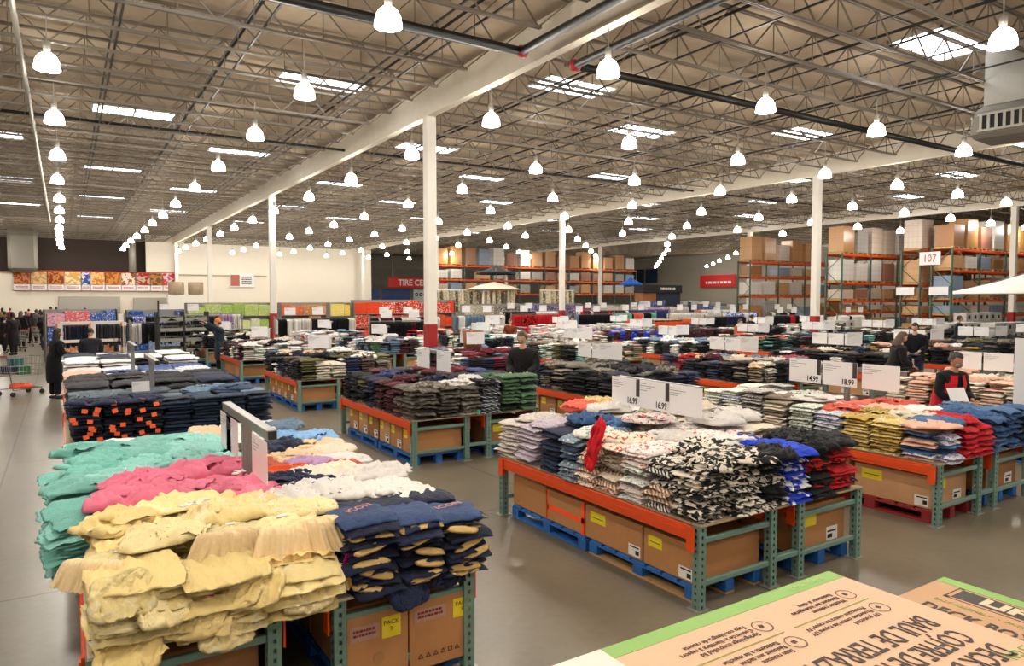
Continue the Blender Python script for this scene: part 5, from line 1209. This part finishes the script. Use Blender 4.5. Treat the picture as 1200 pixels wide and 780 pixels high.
# menu boards
t = thing('menu_board', 'long row of food court menu pictures on the white wall', 'menu board', (-3.4, 69.8, 3.1), 0)
FOOD = ['c98a62', 'd09a6a', 'c48a50', 'd9a860', '3a4f98', 'c98040', 'd08a48', 'a8583a', 'c9b0a0', 'b07a4a', 'c0b8c4']
def food_mat(i, c):
    return cloth(c, ['a04a2c', 'e8c890', '8a3a22', 'f0dcb0', 'd8d8e8', 'e8c080', 'a05a2a', 'e8dcc8', 'a83a30', '6a4a28', 'c04040'][i], 'camo', .3)
xx = 0
for i, w in enumerate([1.15, 1.15, 1.2, 1.2, .65, 1.1, 1.2, 1.1, 1.15, 1.0, 1.1]):
    o = link('menu_panel', MB().bbox((xx, -.08, .5), (xx+w-.06, 0, 1.55), .005).mesh('menu_panel', food_mat(i, FOOD[i])), t)
    link('caption_panel', MB().bbox((xx, -.08, 0), (xx+w-.06, 0, .47), .005).mesh('caption_panel', M_card), t)
    blurred(t, w*.7, .2, (xx+w/2-.03, -.085, .25), M_redlab, 2, 'menu_print', i)
    xx += w
link('board_frame', MB().box((-.06, -.02, -.05), (xx, .02, 0)).box((-.06, -.02, 1.57), (xx, .02, 1.65)).mesh('board_frame', M_redlab), t)
t = thing('service_counter', 'pale food court counter with steel hatch below the menu pictures', 'counter', (-3.4, 68.4, 0))
link('counter_body', MB().bbox((0, 0, 0), (11, .7, 1.1), .02).mesh('counter_body', M_white), t)
link('steel_hatch', MB().bbox((3, 1.3, 1.2), (7.5, 1.4, 2.6), .02).bbox((8.5, 1.3, 1.2), (12, 1.4, 2.5), .02).mesh('steel_hatch', M_steel), t)
t = thing('wall_menu_sign', 'small framed red and white menu sign on the white partition wall', 'sign', (13.1, 69.9, 3.5))
link('sign_panel', MB().bbox((0, -.06, 0), (2.2, 0, 1.25), .01).mesh('sign_panel', M_card), t)
link('sign_picture', MB().box((.1, -.07, .1), (.9, -.06, 1.15)).mesh('sign_picture', flat('food_red', 'b86050', .5, 0, 0, 4, .4)), t)
blurred(t, .9, .8, (1.55, -.07, .62), M_ink, 4, 'sign_print')
for k, x in enumerate((7.9, 9.4)):
    o = link('round_lamp_shade', MB().lathe([(.0, 0), (.55, 0), (.6, .05), (.6, 1.0), (.55, 1.05), (0, 1.05)], 20).mesh('round_lamp_shade', flat('shade_taupe', 'a8957c', .6, 0, 0, 6, .3), True), None, (x, 64.5, 2.75)); tag(o, '%s of two big taupe drum boxes before the white wall' % ['left', 'right'][k], 'drum')
st = link('drum_stand', MB().bbox((7.2, 64, 0), (10.1, 65, 2.75), .02).mesh('drum_stand', M_white), None); tag(st, 'white stand under the two taupe drums', 'stand')
# umbrellas
def umbrella(X, Y, hz, r, rise, mat, label, n=8, pole=M_grey):
    t = thing('patio_umbrella', label, 'umbrella', (X, Y, 0), .2)
    mb = MB(); rings = 6; V = []
    for i in range(n*4):
        a = 2*PI*i/(n*4); sc_ = 1-.06*abs(math.sin(a*n/2))**2*1.0
        for j in range(rings+1):
            q = j/rings; rr = r*q*(sc_ if j else 1); V.append((rr*math.cos(a), rr*math.sin(a), hz+rise*(1-q)-.1*math.sin(PI*q)*rise))
        V.append((r*sc_*math.cos(a), r*sc_*math.sin(a), hz-.12))
    mb.grid(V, n*4, rings+2, True)
    link('canopy', mb.mesh('canopy', mat, True), t)
    link('pole', MB().tube((0, 0, 0), (0, 0, hz+rise+.05), .03, 8).mesh('pole', pole), t)
    mb = MB()
    for i in range(n): a = 2*PI*i/n; mb.tube((0, 0, hz+rise-.06), (r*.97*math.cos(a), r*.97*math.sin(a), hz-.03), .012, 5)
    link('rib', mb.mesh('rib', pole), t)
    link('umbrella_base', MB().lathe([(0, 0), (.3, 0), (.3, .05), (.05, .09), (.03, .3), (0, .3)], 16).mesh('umbrella_base', M_black), t)
umbrella(26.0, 43.0, 4.25, 1.45, .55, cloth('1d2026'), 'black patio umbrella high in front of the back rack')
umbrella(36.2, 37.2+3, 3.55, .85, .5, cloth('2458b4'), 'small blue umbrella right of centre at the back', 6)
umbrella(33.2, 12.0, 2.72, 3.6, 1.1, cloth('efe9e0'), 'big white canopy at the right edge before the pallet racks', 4)
t = thing('umbrella_rack', 'round rack of closed beige umbrellas below the black umbrella', 'rack', (25.3, 42.2, 0))
link('rack_ring', MB().tube((0, 0, 3.0), (0, 0, 3.08), 1.5, 20).mesh('rack_ring', M_white), t); link('rack_pole', MB().tube((0, 0, 0), (0, 0, 3.3), .06, 8).mesh('rack_pole', M_grey), t)
link('rack_cap', MB().lathe([(1.9, 3.05), (1.2, 3.3), (0, 3.6)], 20).mesh('rack_cap', flat('cream_canopy', 'e9e0cc', .7)), t)
CU = MB().lathe([(0, 0), (.05, 0), (.12, .1), (.13, .7), (.1, 1.3), (.03, 1.45), (0, 1.45)], 8).mesh('closed_umbrella', M_white, True)
UM = PK('b9ab8c', 'cfc3a6', '9a8c6e', '5d5444', 'd8cdb4')
for i in range(24):
    a = 2*PI*i/24; o = link('closed_umbrella', CU, None, (25.3+1.4*math.cos(a), 42.2+1.4*math.sin(a), 1.5), mat=UM[i % 5]); tag(o, 'closed beige umbrella hanging on the round rack', 'umbrella', 'closed umbrellas on the round rack')
for j, (X, Y) in enumerate(((21.2, 42.8), (28.4, 41))):
    t = thing('umbrella_rack', 'straight rack of closed beige umbrellas, %s of the round one' % ['left', 'right'][j], 'rack', (X, Y, 0)); link('rail', MB().tube((0, 0, 3.0), (3.0, 0, 3.0), .04, 8).mesh('rail', M_white), t)
    for x in (0, 3.0): link('upright', MB().bbox((x-.03, -.03, 0), (x+.03, .03, 3.0), .004).mesh('upright', M_grey), t)
    for i in range(13): o = link('closed_umbrella', CU, None, (X+.12+.23*i, Y, 1.52), mat=UM[(i*3) % 5]); tag(o, 'closed beige umbrella in the straight rack %s of the round one' % ['left', 'right'][j], 'umbrella', 'closed umbrellas in the %s straight rack' % ['left', 'right'][j])
# electronics corner
o = link('display_screen', MB().bbox((-.1, 0, 0), (0, 2.4, 2.0), .02).mesh('display_screen', flat('screen_dark', '26323f', .3, 0, 0, 1.2, .5)), None, (71.8, 76.8, 4.7)); tag(o, 'left dark blue screen high on the far side wall', 'screen')
o = link('display_screen', MB().bbox((-.1, 0, 0), (0, 2.4, 2.0), .02).mesh('display_screen', flat('screen_blue', '223a5c', .3, 0, 0, 1.2, .5)), None, (71.8, 74.1, 4.7)); tag(o, 'right dark blue screen high on the far side wall', 'screen')
t = thing('kiosk', 'black kiosk with white sign band and coloured panels', 'kiosk', (41.5, 44.5, 0), 0)
link('fascia', MB().bbox((0, 0, 2.9), (4.6, 1.2, 3.6), .02).mesh('fascia', M_black), t); link('kiosk_panel', MB().bbox((0, .1, 0), (1.6, 1.1, 2.9), .02).mesh('kiosk_panel', flat('amber_panel', 'a8683c', .5, 0, 0, 1.5, .5)), t)
link('kiosk_wall', MB().bbox((1.7, .1, 1.4), (4.5, 1.1, 2.9), .02).mesh('kiosk_wall', flat('navy_panel', '1f2c44', .5)), t); link('kiosk_counter', MB().bbox((1.7, 0, 0), (4.6, 1.2, 1.4), .02).mesh('kiosk_counter', M_white), t)
blurred(t, 1.8, .35, (2.9, -.01, 3.25), M_card, 1, 'fascia_print')
t = thing('wall_banner', 'red banner with white lettering on the far side wall', 'banner', (71.7, 66, 3.9), -PI/2)
link('banner_panel', MB().bbox((0, -.05, 0), (6.0, 0, 1.6), .01).mesh('banner_panel', RS), t); blurred(t, 4.4, .5, (3.2, -.06, .6), M_card, 1, 'banner_print')
for k in range(6):
    shelf_display(41+3.4*(k % 3), 39+5.5*(k//3)+.5*(k % 3), 3.0, 2.3 if k > 2 else 2.0, [PK('2a58b4', '1f4090', 'e0e4ec', '3a3a40'), PK('e8e4dc', 'c8c4bc', '8fa0b4'), PK('20242c', '3a4a66', 'dde2ea')][k % 3], 'electronics shelf %s' % ['one beside the kiosk', 'two right of the kiosk', 'three near the left pallet rack', 'four behind the kiosk', 'five at the back right', 'six farthest right'][k], 0, 3)

# ------------------------------------------------------------------ stuff piles as single objects
def build_stuff(store, name, label, cat, kind):
    if not store: return
    src = {}
    def get(kd, i):
        if (kd, i) not in src:
            me = HM[i % 4] if kd == 'hang' else kind_mesh('far', i)
            src[(kd, i)] = ([v.co.copy() for v in me.vertices], [tuple(p.vertices) for p in me.polygons])
        return src[(kd, i)]
    mb = MB(); mats = []
    for mn, (m, items) in store.items():
        mi = len(mats); mats.append(m)
        for (x, y, z, rz, s, kd) in items:
            M = Matrix.Translation((x, y, z)) @ Matrix.Rotation(rz, 4, 'Z') @ Matrix.Diagonal((s[0], s[1], s[2], 1))
            me = get(kd, R.randrange(5)); k = len(mb.v)
            mb.v += [tuple(M @ v) for v in me[0]]
            mb.f += [tuple(k+i for i in f_) for f_ in me[1]]; mb.mi += [mi]*len(me[1])
    o = link(name, mb.mesh(name, mats, True)); tag(o, label, cat, None, 'stuff')
    print(name, len(mb.f))
# ------------------------------------------------------------------ people
def skin_mesh(V, Ed, Rd, name, lev=2):
    me = bpy.data.meshes.new(name); me.from_pydata(V, Ed, [])
    o = bpy.data.objects.new(name, me); C.objects.link(o)
    o.modifiers.new('s', 'SKIN'); sd = me.skin_vertices[0].data
    for i, r in enumerate(Rd): sd[i].radius = (r if isinstance(r, tuple) else (r, r))
    sd[0].use_root = True
    ss = o.modifiers.new('u', 'SUBSURF'); ss.levels = lev; ss.render_levels = lev
    dg = bpy.context.evaluated_depsgraph_get(); out = bpy.data.meshes.new_from_object(o.evaluated_get(dg))
    bpy.data.objects.remove(o); return out
def merge(meshes, name, mat):
    mb = MB()
    for me in meshes:
        if isinstance(me, MB): mb.add((([Vector(v) for v in me.v]), me.f), Matrix.Identity(4))
        else: mb.add(([v.co for v in me.vertices], [tuple(p.vertices) for p in me.polygons]), Matrix.Identity(4))
    return mb.mesh(name, mat, True)
SK = flat('skin', 'd3a386', .5, 0, .02, 60, .04); SK2 = flat('skin_brown', '9a6a4c', .5)
POSE = {  # facing -Y: elbow L, wrist L, elbow R, wrist R, torso lean, foot spread, head pitch
 'stand': ((.27, .02, 1.14), (.27, -.1, .90), (-.27, .02, 1.14), (-.27, -.1, .90), .0, .1, .1),
 'reach': ((.25, -.28, 1.50), (.12, -.5, 1.66), (-.25, -.28, 1.48), (-.12, -.5, 1.62), -.04, .1, -.1),
 'browse': ((.25, -.12, 1.14), (.14, -.36, 1.05), (-.25, -.12, 1.14), (-.14, -.36, 1.03), -.1, .1, .5),
 'walk': ((.27, .1, 1.14), (.26, .02, .90), (-.27, -.1, 1.14), (-.25, -.28, .95), -.02, .1, .05),
 'push': ((.25, -.1, 1.14), (.2, -.38, 1.08), (-.25, -.1, 1.14), (-.2, -.38, 1.08), -.06, .1, .1)}
_pc = {}
def body_parts(pose, female, longcoat):
    key = (pose, female, longcoat)
    if key in _pc: return _pc[key]
    eL, wL, eR, wR, lean, sp, hp = POSE[pose]
    sw = .17 if female else .195
    hipz = .92
    ch = (0, lean, 1.30); nk = (0, lean*1.3, 1.47); hd = (0, lean*1.3-.02-hp*.05, 1.56)
    V = [(0, 0, hipz), (0, lean*.4, 1.08), ch, nk, hd]; E_ = [(0, 1), (1, 2), (2, 3), (3, 4)]; Rr = [(.15, .11), (.125, .095), (.155, .105), (.055, .055), (.06, .06)]
    def limb(start, pts, rs):
        p = start
        for v, r in zip(pts, rs): V.append(v); Rr.append(r); E_.append((p, len(V)-1)); p = len(V)-1
        return p
    fing = []
    for s, e, w in ((1, eL, wL), (-1, eR, wR)):
        e = Vector(e); w = Vector(w); sh = Vector((s*sw, lean*1.1, 1.41))
        d = (w-e).normalized()
        p = limb(2, [tuple(sh), tuple(e), tuple(w)], [.058, .042, .028])
        side = Vector((0, 0, 1)).cross(d).normalized() if abs(d.z) < .9 else Vector((0, -1, 0)); side = side if side.length > .1 else Vector((1, 0, 0))
        up = d.cross(side).normalized()
        palm = w+d*.05; p = limb(p, [tuple(palm)], [(.034, .018)])
        for q in range(4):
            b0 = palm+d*.035+side*(-.028+.019*q); l = (.07, .08, .075, .058)[q]
            p1 = b0+d*l*.5-up*.008; p2 = b0+d*l*.85-up*.03
            fing.append(MB().tube(b0-d*.02, p1, .0095, 6).tube(p1, p2, .0085, 6, .006))
        b0 = w+d*.02+side*.03; p1 = b0+d*.03+side*.022; fing.append(MB().tube(b0, p1, .011, 6).tube(p1, p1+d*.028, .0095, 6, .007))
    for s in (1, -1):
        fy = -.12*s if pose == 'walk' else (.02*s)
        limb(0, [(s*.09, 0, .86), (s*.1, fy*.5-.02, .49), (s*sp, fy, .09), (s*(sp+.01), fy-.1, .045)], [.085, .056, .036, .034])
    bodyme = skin_mesh(V, E_, Rr, 'body')
    # head with brow, nose, chin, ears
    P = []; nu, nv = 20, 16; c = Vector((0, hd[1]-.01, hd[2]+.085))
    for i in range(nu):
        t = 2*PI*i/nu
        for j in range(nv):
            p = -PI/2+PI*j/(nv-1); x = .074*math.cos(p)*math.cos(t); y = .096*math.cos(p)*math.sin(t); z = .118*math.sin(p)
            if z < 0: x *= 1+z*2.0; y = y*(1+z*1.2)
            fr = max(0, -math.sin(t))*math.cos(p)
            if fr > .9 and abs(x) < .02 and -.045 < z < .015: y -= .022*(1-abs(x)/.02)
            if fr > .8 and .018 < abs(x) < .045 and 0 < z < .025: y += .008
            if fr > .7 and z < -.08: y -= .008
            P.append((x, y, z))
    hm = MB().grid(P, nu, nv, True)
    for s in (1, -1): hm.ell((s*.076, .008, -.005), (.01, .02, .03), 8, 6)
    Rm = Matrix.Translation(c) @ Matrix.Rotation(hp, 4, 'X')
    hm.v = [tuple(Rm @ Vector(v)) for v in hm.v]
    body = merge([bodyme, hm]+fing, 'body', SK)
    # jacket
    V = [(0, 0, .92), (0, lean*.4, 1.08), (0, lean, 1.28), (0, lean*1.3, 1.43), (0, lean*1.35, 1.50)]; E_ = [(0, 1), (1, 2), (2, 3), (3, 4)]
    Rr = [(.215, .165), (.19, .15), (.215, .16), (.155, .125), (.088, .09)]
    for s, e, w in ((1, eL, wL), (-1, eR, wR)):
        e = Vector(e); w = Vector(w)
        limb(2 if False else 3, [(s*sw, lean*1.1, 1.39), tuple(e), tuple(e.lerp(w, .93))], [.095, .078, .06])
    jm_ = skin_mesh(V, E_, Rr, 'jacket')
    parts_ = [jm_]
    if longcoat:
        parts_.append(MB().lathe([(.2, .42), (.225, .5), (.225, .8), (.195, 1.05), (.16, 1.12)], 20))
    else: parts_.append(MB().lathe([(.19, .8), (.21, .82), (.205, 1.0), (.17, 1.08)], 20))
    for q in parts_[1:]:
        q.v = [(x, y*.8, z) for x, y, z in q.v]
    jacket = merge(parts_, 'jacket', BLK)
    V = [(0, 0, .95), (0, 0, .86)]; E_ = [(0, 1)]; Rr = [(.19, .15), (.175, .14)]
    for s in (1, -1):
        fy = -.12*s if pose == 'walk' else (.02*s)
        limb(1, [(s*.095, 0, .80), (s*.102, fy*.5-.02, .49), (s*sp, fy, .09)], [.115, .09, .075])
    tr = skin_mesh(V, E_, Rr, 'trousers'); tr = merge([tr], 'trousers', NAVY)
    shoes = []
    for s in (1, -1):
        fy = -.12*s if pose == 'walk' else (.02*s)
        shoes.append(MB().ell((s*(sp+.005), fy-.05, .045), (.05, .135, .05), 12, 8))
    for sh in shoes: sh.v = [(x, y, max(z, .002)) for x, y, z in sh.v]
    _pc[key] = (body, jacket, tr, [sh.mesh('shoe', M_black, True) for sh in shoes], c, hp, lean)
    return _pc[key]
def hair_mesh(style):
    P = []; nu, nv = 24, 12
    for i in range(nu):
        t = 2*PI*i/nu; front = max(0, -math.sin(t))
        for j in range(nv):
            lo = {'short': -.06, 'long': -.24, 'bun': -.04}[style]
            z0 = lo+(.075-lo)*max(0, min(1, (front-.15)/.35))
            z0 = z0*(1 if front < .35 else 1)
            q = j/(nv-1); z = z0+(.132-z0)*q
            zz = max(z, 0)/.132; rr = math.sqrt(max(0, 1-zz*zz)) if z > 0 else 1+(-z*.25)
            wob = 1+.05*nz(math.cos(t)*3, math.sin(t)*3, z*18)
            P.append((.086*rr*math.cos(t)*wob, .012+.106*rr*math.sin(t)*wob, z))
    mb = MB().grid(P, nu, nv, True)
    if style == 'bun': mb.ell((0, .11, .04), (.04, .04, .04), 10, 8)
    return mb.mesh('hair', flat('hair_dark', '221712', .6), True)
HAIR = {s: hair_mesh(s) for s in ('short', 'long', 'bun')}
EYE_ = MB().ell((.028, 0, 0), (.008, .005, .006), 8, 6).ell((-.028, 0, 0), (.008, .005, .006), 8, 6).mesh('eyes', M_ink, True)
MOU = MB().ell((0, 0, 0), (.022, .006, .005), 10, 6).mesh('mouth', flat('lip', '9a5248'), True)
def person(X, Y, face, H, pose, coat, pants, hair, hcol, label, female=False, longcoat=False, skin=SK, hat=None, extra=None, group=None):
    body, jacket, tr, shoes, c, hp, lean = body_parts(pose, female, longcoat)
    t = thing('person', label, 'person', (X, Y, 0), face, group); s = H/1.775; t.scale = (s, s, s)
    link('body', body, t, mat=skin); link('jacket', jacket, t, mat=coat); link('trousers', tr, t, mat=pants)
    for sh in shoes: link('shoe', sh, t)
    h = link('hair', HAIR[hair], t, c, (hp, 0, 0), mat=flat('hair_'+hcol, hcol, .6, 0, .2, 60, .3))
    link('eyes', EYE_, t, Matrix.Translation(c) @ Matrix.Rotation(hp, 4, 'X') @ Vector((0, -.092, .008)), (hp, 0, 0))
    link('mouth', MOU, t, Matrix.Translation(c) @ Matrix.Rotation(hp, 4, 'X') @ Vector((0, -.088, -.055)), (hp, 0, 0))
    if hat:
        hm = MB().lathe([(.1, .015), (.108, .03), (.104, .06), (.09, .11), (.05, .15), (.0, .158)], 20).ell((0, .0, .165), (.028, .028, .028), 10, 8)
        link('knit_hat', hm.mesh('knit_hat', hat, True), t, c, (hp, 0, 0))
    if extra: extra(t, c, hp)
    return t
def vest(t, c, hp):
    mb = MB()
    for s in (1, -1):
        P = []
        for i in range(10):
            a = -PI/2+s*(.22+i*.26)
            for j in range(8):
                z = 1.42-.5*j/7; rx, ry = (.235, .185); q = 1 if j > 1 else .72+.14*j
                P.append((rx*q*math.cos(a), ry*q*math.sin(a)-.1*(z-.92)/.38, z))
        mb.grid(P, 10, 8)
    o = link('red_vest', mb.mesh('red_vest', cloth('c3222c'), True), t)
    mk = link('face_mask', MB().ell((0, 0, 0), (.06, .03, .045), 12, 8).mesh('face_mask', flat('mask_grey', '8a8580', .8), True), t, Matrix.Translation(c) @ Matrix.Rotation(hp, 4, 'X') @ Vector((0, -.082, -.045)), (hp, 0, 0))
def phone(t, c, hp):
    link('phone', MB().bbox((-.04, -.42, 1.02), (.04, -.41, 1.18), .004).mesh('phone', M_card), t)
B_ = cloth('1a1a1d'); JN_ = cloth('2a3a54')
person(-.24, 20.1, PI*.62, 1.70, 'push', cloth('121214'), cloth('131317'), 'long', '1b1310', 'woman in a long black coat standing by the aisle end of the jeans table', True, True)
person(.55, 20.9, PI, 1.66, 'browse', cloth('23242b'), B_, 'short', '15100e', 'person in dark puffer jacket seen from behind at the jeans table')
person(4.25, 24.35, -PI*.42, 1.76, 'reach', cloth('22303a'), cloth('18202a'), 'short', '3a2a20', 'shopper in a long green puffer coat and orange knit hat, arms raised', True, True, hat=cloth('e88a50'))
bk = loose(4.9, 24.15, 1.05, 'mess', BLK, 'black garment held up by the shopper in the orange hat', 0, .9, rx=PI/2)
person(7.0, 10.55, -PI*.3, 1.84, 'browse', cloth('1b1b1c'), cloth('1a1a20'), 'short', '4a382a', 'man with short hair in a black sweater looking down behind the green stacks')
person(14.75, 8.2, .9, 1.72, 'browse', cloth('1b181a'), B_, 'long', '5a4334', 'woman with long brown hair and dark coat holding a phone', True, extra=phone)
person(18.6, 9.75, .3-PI*.5, 1.8, 'browse', cloth('16181f'), JN_, 'short', '3a2a20', 'man in a dark hooded jacket behind the long haired woman')
person(10.65, 5.15, -.35, 1.66, 'browse', cloth('151517'), B_, 'bun', '20120e', 'employee in a red vest and grey face mask reading a paper', True, extra=vest, skin=flat('skin_warm', 'b98464', .5))
person(25.2, 20.4, PI*.4, 1.72, 'browse', cloth('16171a'), B_, 'short', '12100f', 'dark haired shopper in black right of centre, far back')
person(17.9, 19.6+4, PI*.6, 1.75, 'browse', cloth('191a1d'), B_, 'short', '2a1d16', 'shopper in black beyond the man in the black sweater')
person(22.3, 18.6, 0, 1.62, 'browse', cloth('b5643c'), B_, 'short', '4a3022', 'small shopper in a rust jacket near the middle of the store', True)
person(29.6, 13.9, .6, 1.75, 'stand', cloth('1c1c20'), B_, 'short', '1a1310', 'shopper in black before the white picture boxes')
person(15.3, 24.2, -.6, 1.6, 'browse', cloth('7a3a2a'), B_, 'short', '8a4a2a', 'red haired shopper behind the grey denim table')
CROWD = [(6, 402, 'ac', '1c1a1c', 'stand', 'person in black with pale jeans at the very left of the queue'), (24, 408, '', '171519', 'stand', 'person in a black coat standing at the left of the queue'), (38, 402, '', '2a2224', 'walk', 'person in dark clothes beside the left queue carts'), (72, 398, '', '24252a', 'stand', 'person in a charcoal jacket at the middle of the queue'), (47, 392, '', '1a1b20', 'stand', 'tall person in black at the back of the queue'), (60, 388, '', '8a8278', 'stand', 'person in a grey jacket in the queue'), (85, 394, '', '6b5a3c', 'stand', 'person in an olive brown coat with white cap in the queue'),
         (78, 386, '', '17171b', 'stand', 'person in black behind the olive coat'), (66, 384, '', '1d1a20', 'stand', 'person in black near the counter'), (92, 385, '', '2b2a2e', 'stand', 'person in dark grey at the right end of the queue'), (12, 384, '', '7a3a34', 'stand', 'person in a dull red jacket at the far left back'), (34, 383, '', 'b05a5a', 'stand', 'person in a pink top at the back left'), (52, 410, '', '201b1c', 'push', 'person in black pushing a cart away'), (3, 388, '', '9a7a50', 'stand', 'person in a tan jacket at the left picture edge'),
         (100, 383, '', '1b1b1f', 'stand', 'person in black right behind the queue'), (43, 384, '', '34363c', 'stand', 'person in slate near the counter hatch')]
for k_, (x_, y_, c_) in enumerate([(57, 418, '1a191c'), (74, 414, '241f22'), (84, 420, '2c2a2c'), (50, 404, '1d1e24'), (66, 400, '5a4a38'), (15, 416, '1f1b1e'), (30, 396, '231f24'), (88, 404, '3a3330'), (4, 414, '2a2426'), (94, 396, '1c1c20'), (42, 396, '6a6660'), (80, 392, '2a2a30')]):
    CROWD.append((x_, y_, '', c_, 'stand' if k_ % 2 else 'walk', '%s in %s among the front of the queue, %s' % (['shopper', 'customer', 'person'][k_ % 3], {'5': 'brown', '6': 'grey'}.get(c_[0], 'dark clothes'), ['behind the long black coat', 'right of the long black coat', 'closest to the jeans table', 'in its middle', 'beside the olive coat', 'second from the picture edge', 'beside the carts', 'at its right side', 'cut by the picture edge', 'farthest right', 'under the menu hot dog panel', 'near the counter'][k_])))
for (px_, py_, _, col, pose, lab) in CROWD:
    a = (px_-600)/F_PX; d = (max(388, py_)-350)/F_PX; Z = EYE/d; xc = a*Z
    X = xc*math.cos(yaw)+Z*math.sin(yaw); Y = -xc*math.sin(yaw)+Z*math.cos(yaw)
    person(X, Y, PI+R.uniform(-.8, .8), R.uniform(1.62, 1.85), pose, cloth(col), JN_ if R.random() < .5 else B_, R.choice(['short', 'short', 'long', 'bun']), R.choice(['1b1310', '3a2a20', '5a4334', '15100e']), lab, R.random() < .5, R.random() < .3, R.choice([SK, SK2]), group=None)
def cart(X, Y, rz, label, goods=True):
    t = thing('shopping_cart', label, 'shopping cart', (X, Y, 0), rz, 'shopping carts'); s = .009
    mb = MB(); q = [(-.3, -.45), (.3, -.45), (.26, .45), (-.26, .45)]
    for z, k in ((.95, 1), (.75, .97), (.6, .94), (.5, .9)):
        for i in range(4): a = q[i]; b = q[(i+1) % 4]; mb.tube((a[0]*k, a[1]*k, z), (b[0]*k, b[1]*k, z), s, 6)
    for i in range(4):
        a = q[i]; b = q[(i+1) % 4]
        for w in range(8): u = w/8; x = a[0]+(b[0]-a[0])*u; y = a[1]+(b[1]-a[1])*u; mb.tube((x, y, .95), (x*.9, y*.9, .5), s*.6, 5)
    link('basket', mb.mesh('basket', M_steel), t)
    mb = MB(); 
    for x in (-.25, .25): mb.tube((x, -.5, 1.0), (x, -.36, .16), .014, 6).tube((x, -.36, .16), (x*.8, .42, .16), .014, 6)
    mb.tube((-.25, .38, .16), (.25, .38, .16), .014, 6)
    link('cart_frame', mb.mesh('cart_frame', M_grey), t)
    link('handle', MB().tube((-.28, -.52, 1.0), (.28, -.52, 1.0), .018, 8).mesh('handle', M_redlab), t)
    for x in (-.24, .24):
        for y in (-.36, .38): link('wheel', MB().tube((x-.015, y, .06), (x+.015, y, .06), .06, 14).mesh('wheel', M_black), t)
    if goods:
        for k, (x, y, z, c_, lab) in enumerate([(-.1, .1, .5, 'd8c84a', 'yellow packet'), (.08, -.1, .5, '6b9a5a', 'green packet'), (0, .2, .66, '5a7a9a', 'blue packet'), (-.05, -.2, .6, 'e8e0d0', 'pale packet')]):
            pass
    return t
cart(-.98, 21.4, -.9, 'grey shopping cart with goods beside the woman in the long black coat')
for k, (dx, dy, z, c_, lab) in enumerate([(-.05, .1, .52, 'd8c84a', 'yellow'), (.1, -.12, .52, '3f7a5a', 'green'), (0, .02, .72, '3a6a6a', 'teal'), (-.1, -.2, .55, '2a3a5a', 'navy')]):
    tag(link('grocery_packet', BOXM, None, (-.98+dx-.12, 21.4+dy-.1, z), .3*k, (.26, .22, .2), cloth(c_)), '%s packet in the nearest shopping cart' % lab, 'packet')
tag(link('orange_bag', crumple(.5, .4, .16, 3, 16).mesh('orange_bag', flat('orange_bag', 'ec5a34', .5), True), None, (-.96, 21.35, .18)), 'orange bag on the lower rack of the nearest shopping cart', 'bag')
for (px_, py_, rz, lab) in ((18, 412, .3, 'shopping cart at the left picture edge'), (44, 405, .1, 'shopping cart in the queue'), (30, 400, .2, 'shopping cart farther up the queue')):
    a = (px_-600)/F_PX; d = (py_-350)/F_PX; Z = EYE/d; xc = a*Z
    cart(xc*math.cos(yaw)+Z*math.sin(yaw), -xc*math.sin(yaw)+Z*math.cos(yaw), rz, lab, False)
# paper in employee's hand
tag(link('paper_sheet', MB().bbox((-.14, -.001, -.1), (.14, .001, .1), .0005).mesh('paper_sheet', M_card), None, (10.38, 4.86, 1.08), (-.5, 0, -.4)), 'white paper held by the employee in the red vest', 'paper')
# mesh chair / basket visible on the far clothes
tag(link('wicker_basket', MB().lathe([(0, 0), (.22, 0), (.28, .5), (.26, .5), (.2, .03), (0, .03)], 20).mesh('wicker_basket', flat('wicker', '9a5f3a', .8, 0, .8, 60, .4), True), None, (8.9, 15.9, TOP+.4)), 'brown woven basket on the wine coloured table', 'basket')

build_stuff(STUFF, 'folded_clothes', 'remaining folded clothes heaped on the display tables', 'clothes', 'stuff')
build_stuff(HSTUFF, 'hanging_clothes', 'remaining clothes hanging on the racks at the back', 'clothes', 'stuff')

# ------------------------------------------------------------------ world and view
w = bpy.data.worlds.new('world'); sc.world = w; w.use_nodes = True
w.node_tree.nodes['Background'].inputs[0].default_value = (1.0, .95, .88, 1); w.node_tree.nodes['Background'].inputs[1].default_value = .5
sc.view_settings.view_transform = 'Standard'; sc.view_settings.look = 'None'; sc.view_settings.gamma = 1; sc.view_settings.exposure = 0.0
sc.view_settings.use_curve_mapping = False
sc.cycles.max_bounces = 6; sc.cycles.diffuse_bounces = 3; sc.cycles.glossy_bounces = 2; sc.cycles.sample_clamp_indirect = 4
sc.cycles.use_denoising = True
print('objects', len(sc.objects), counts)
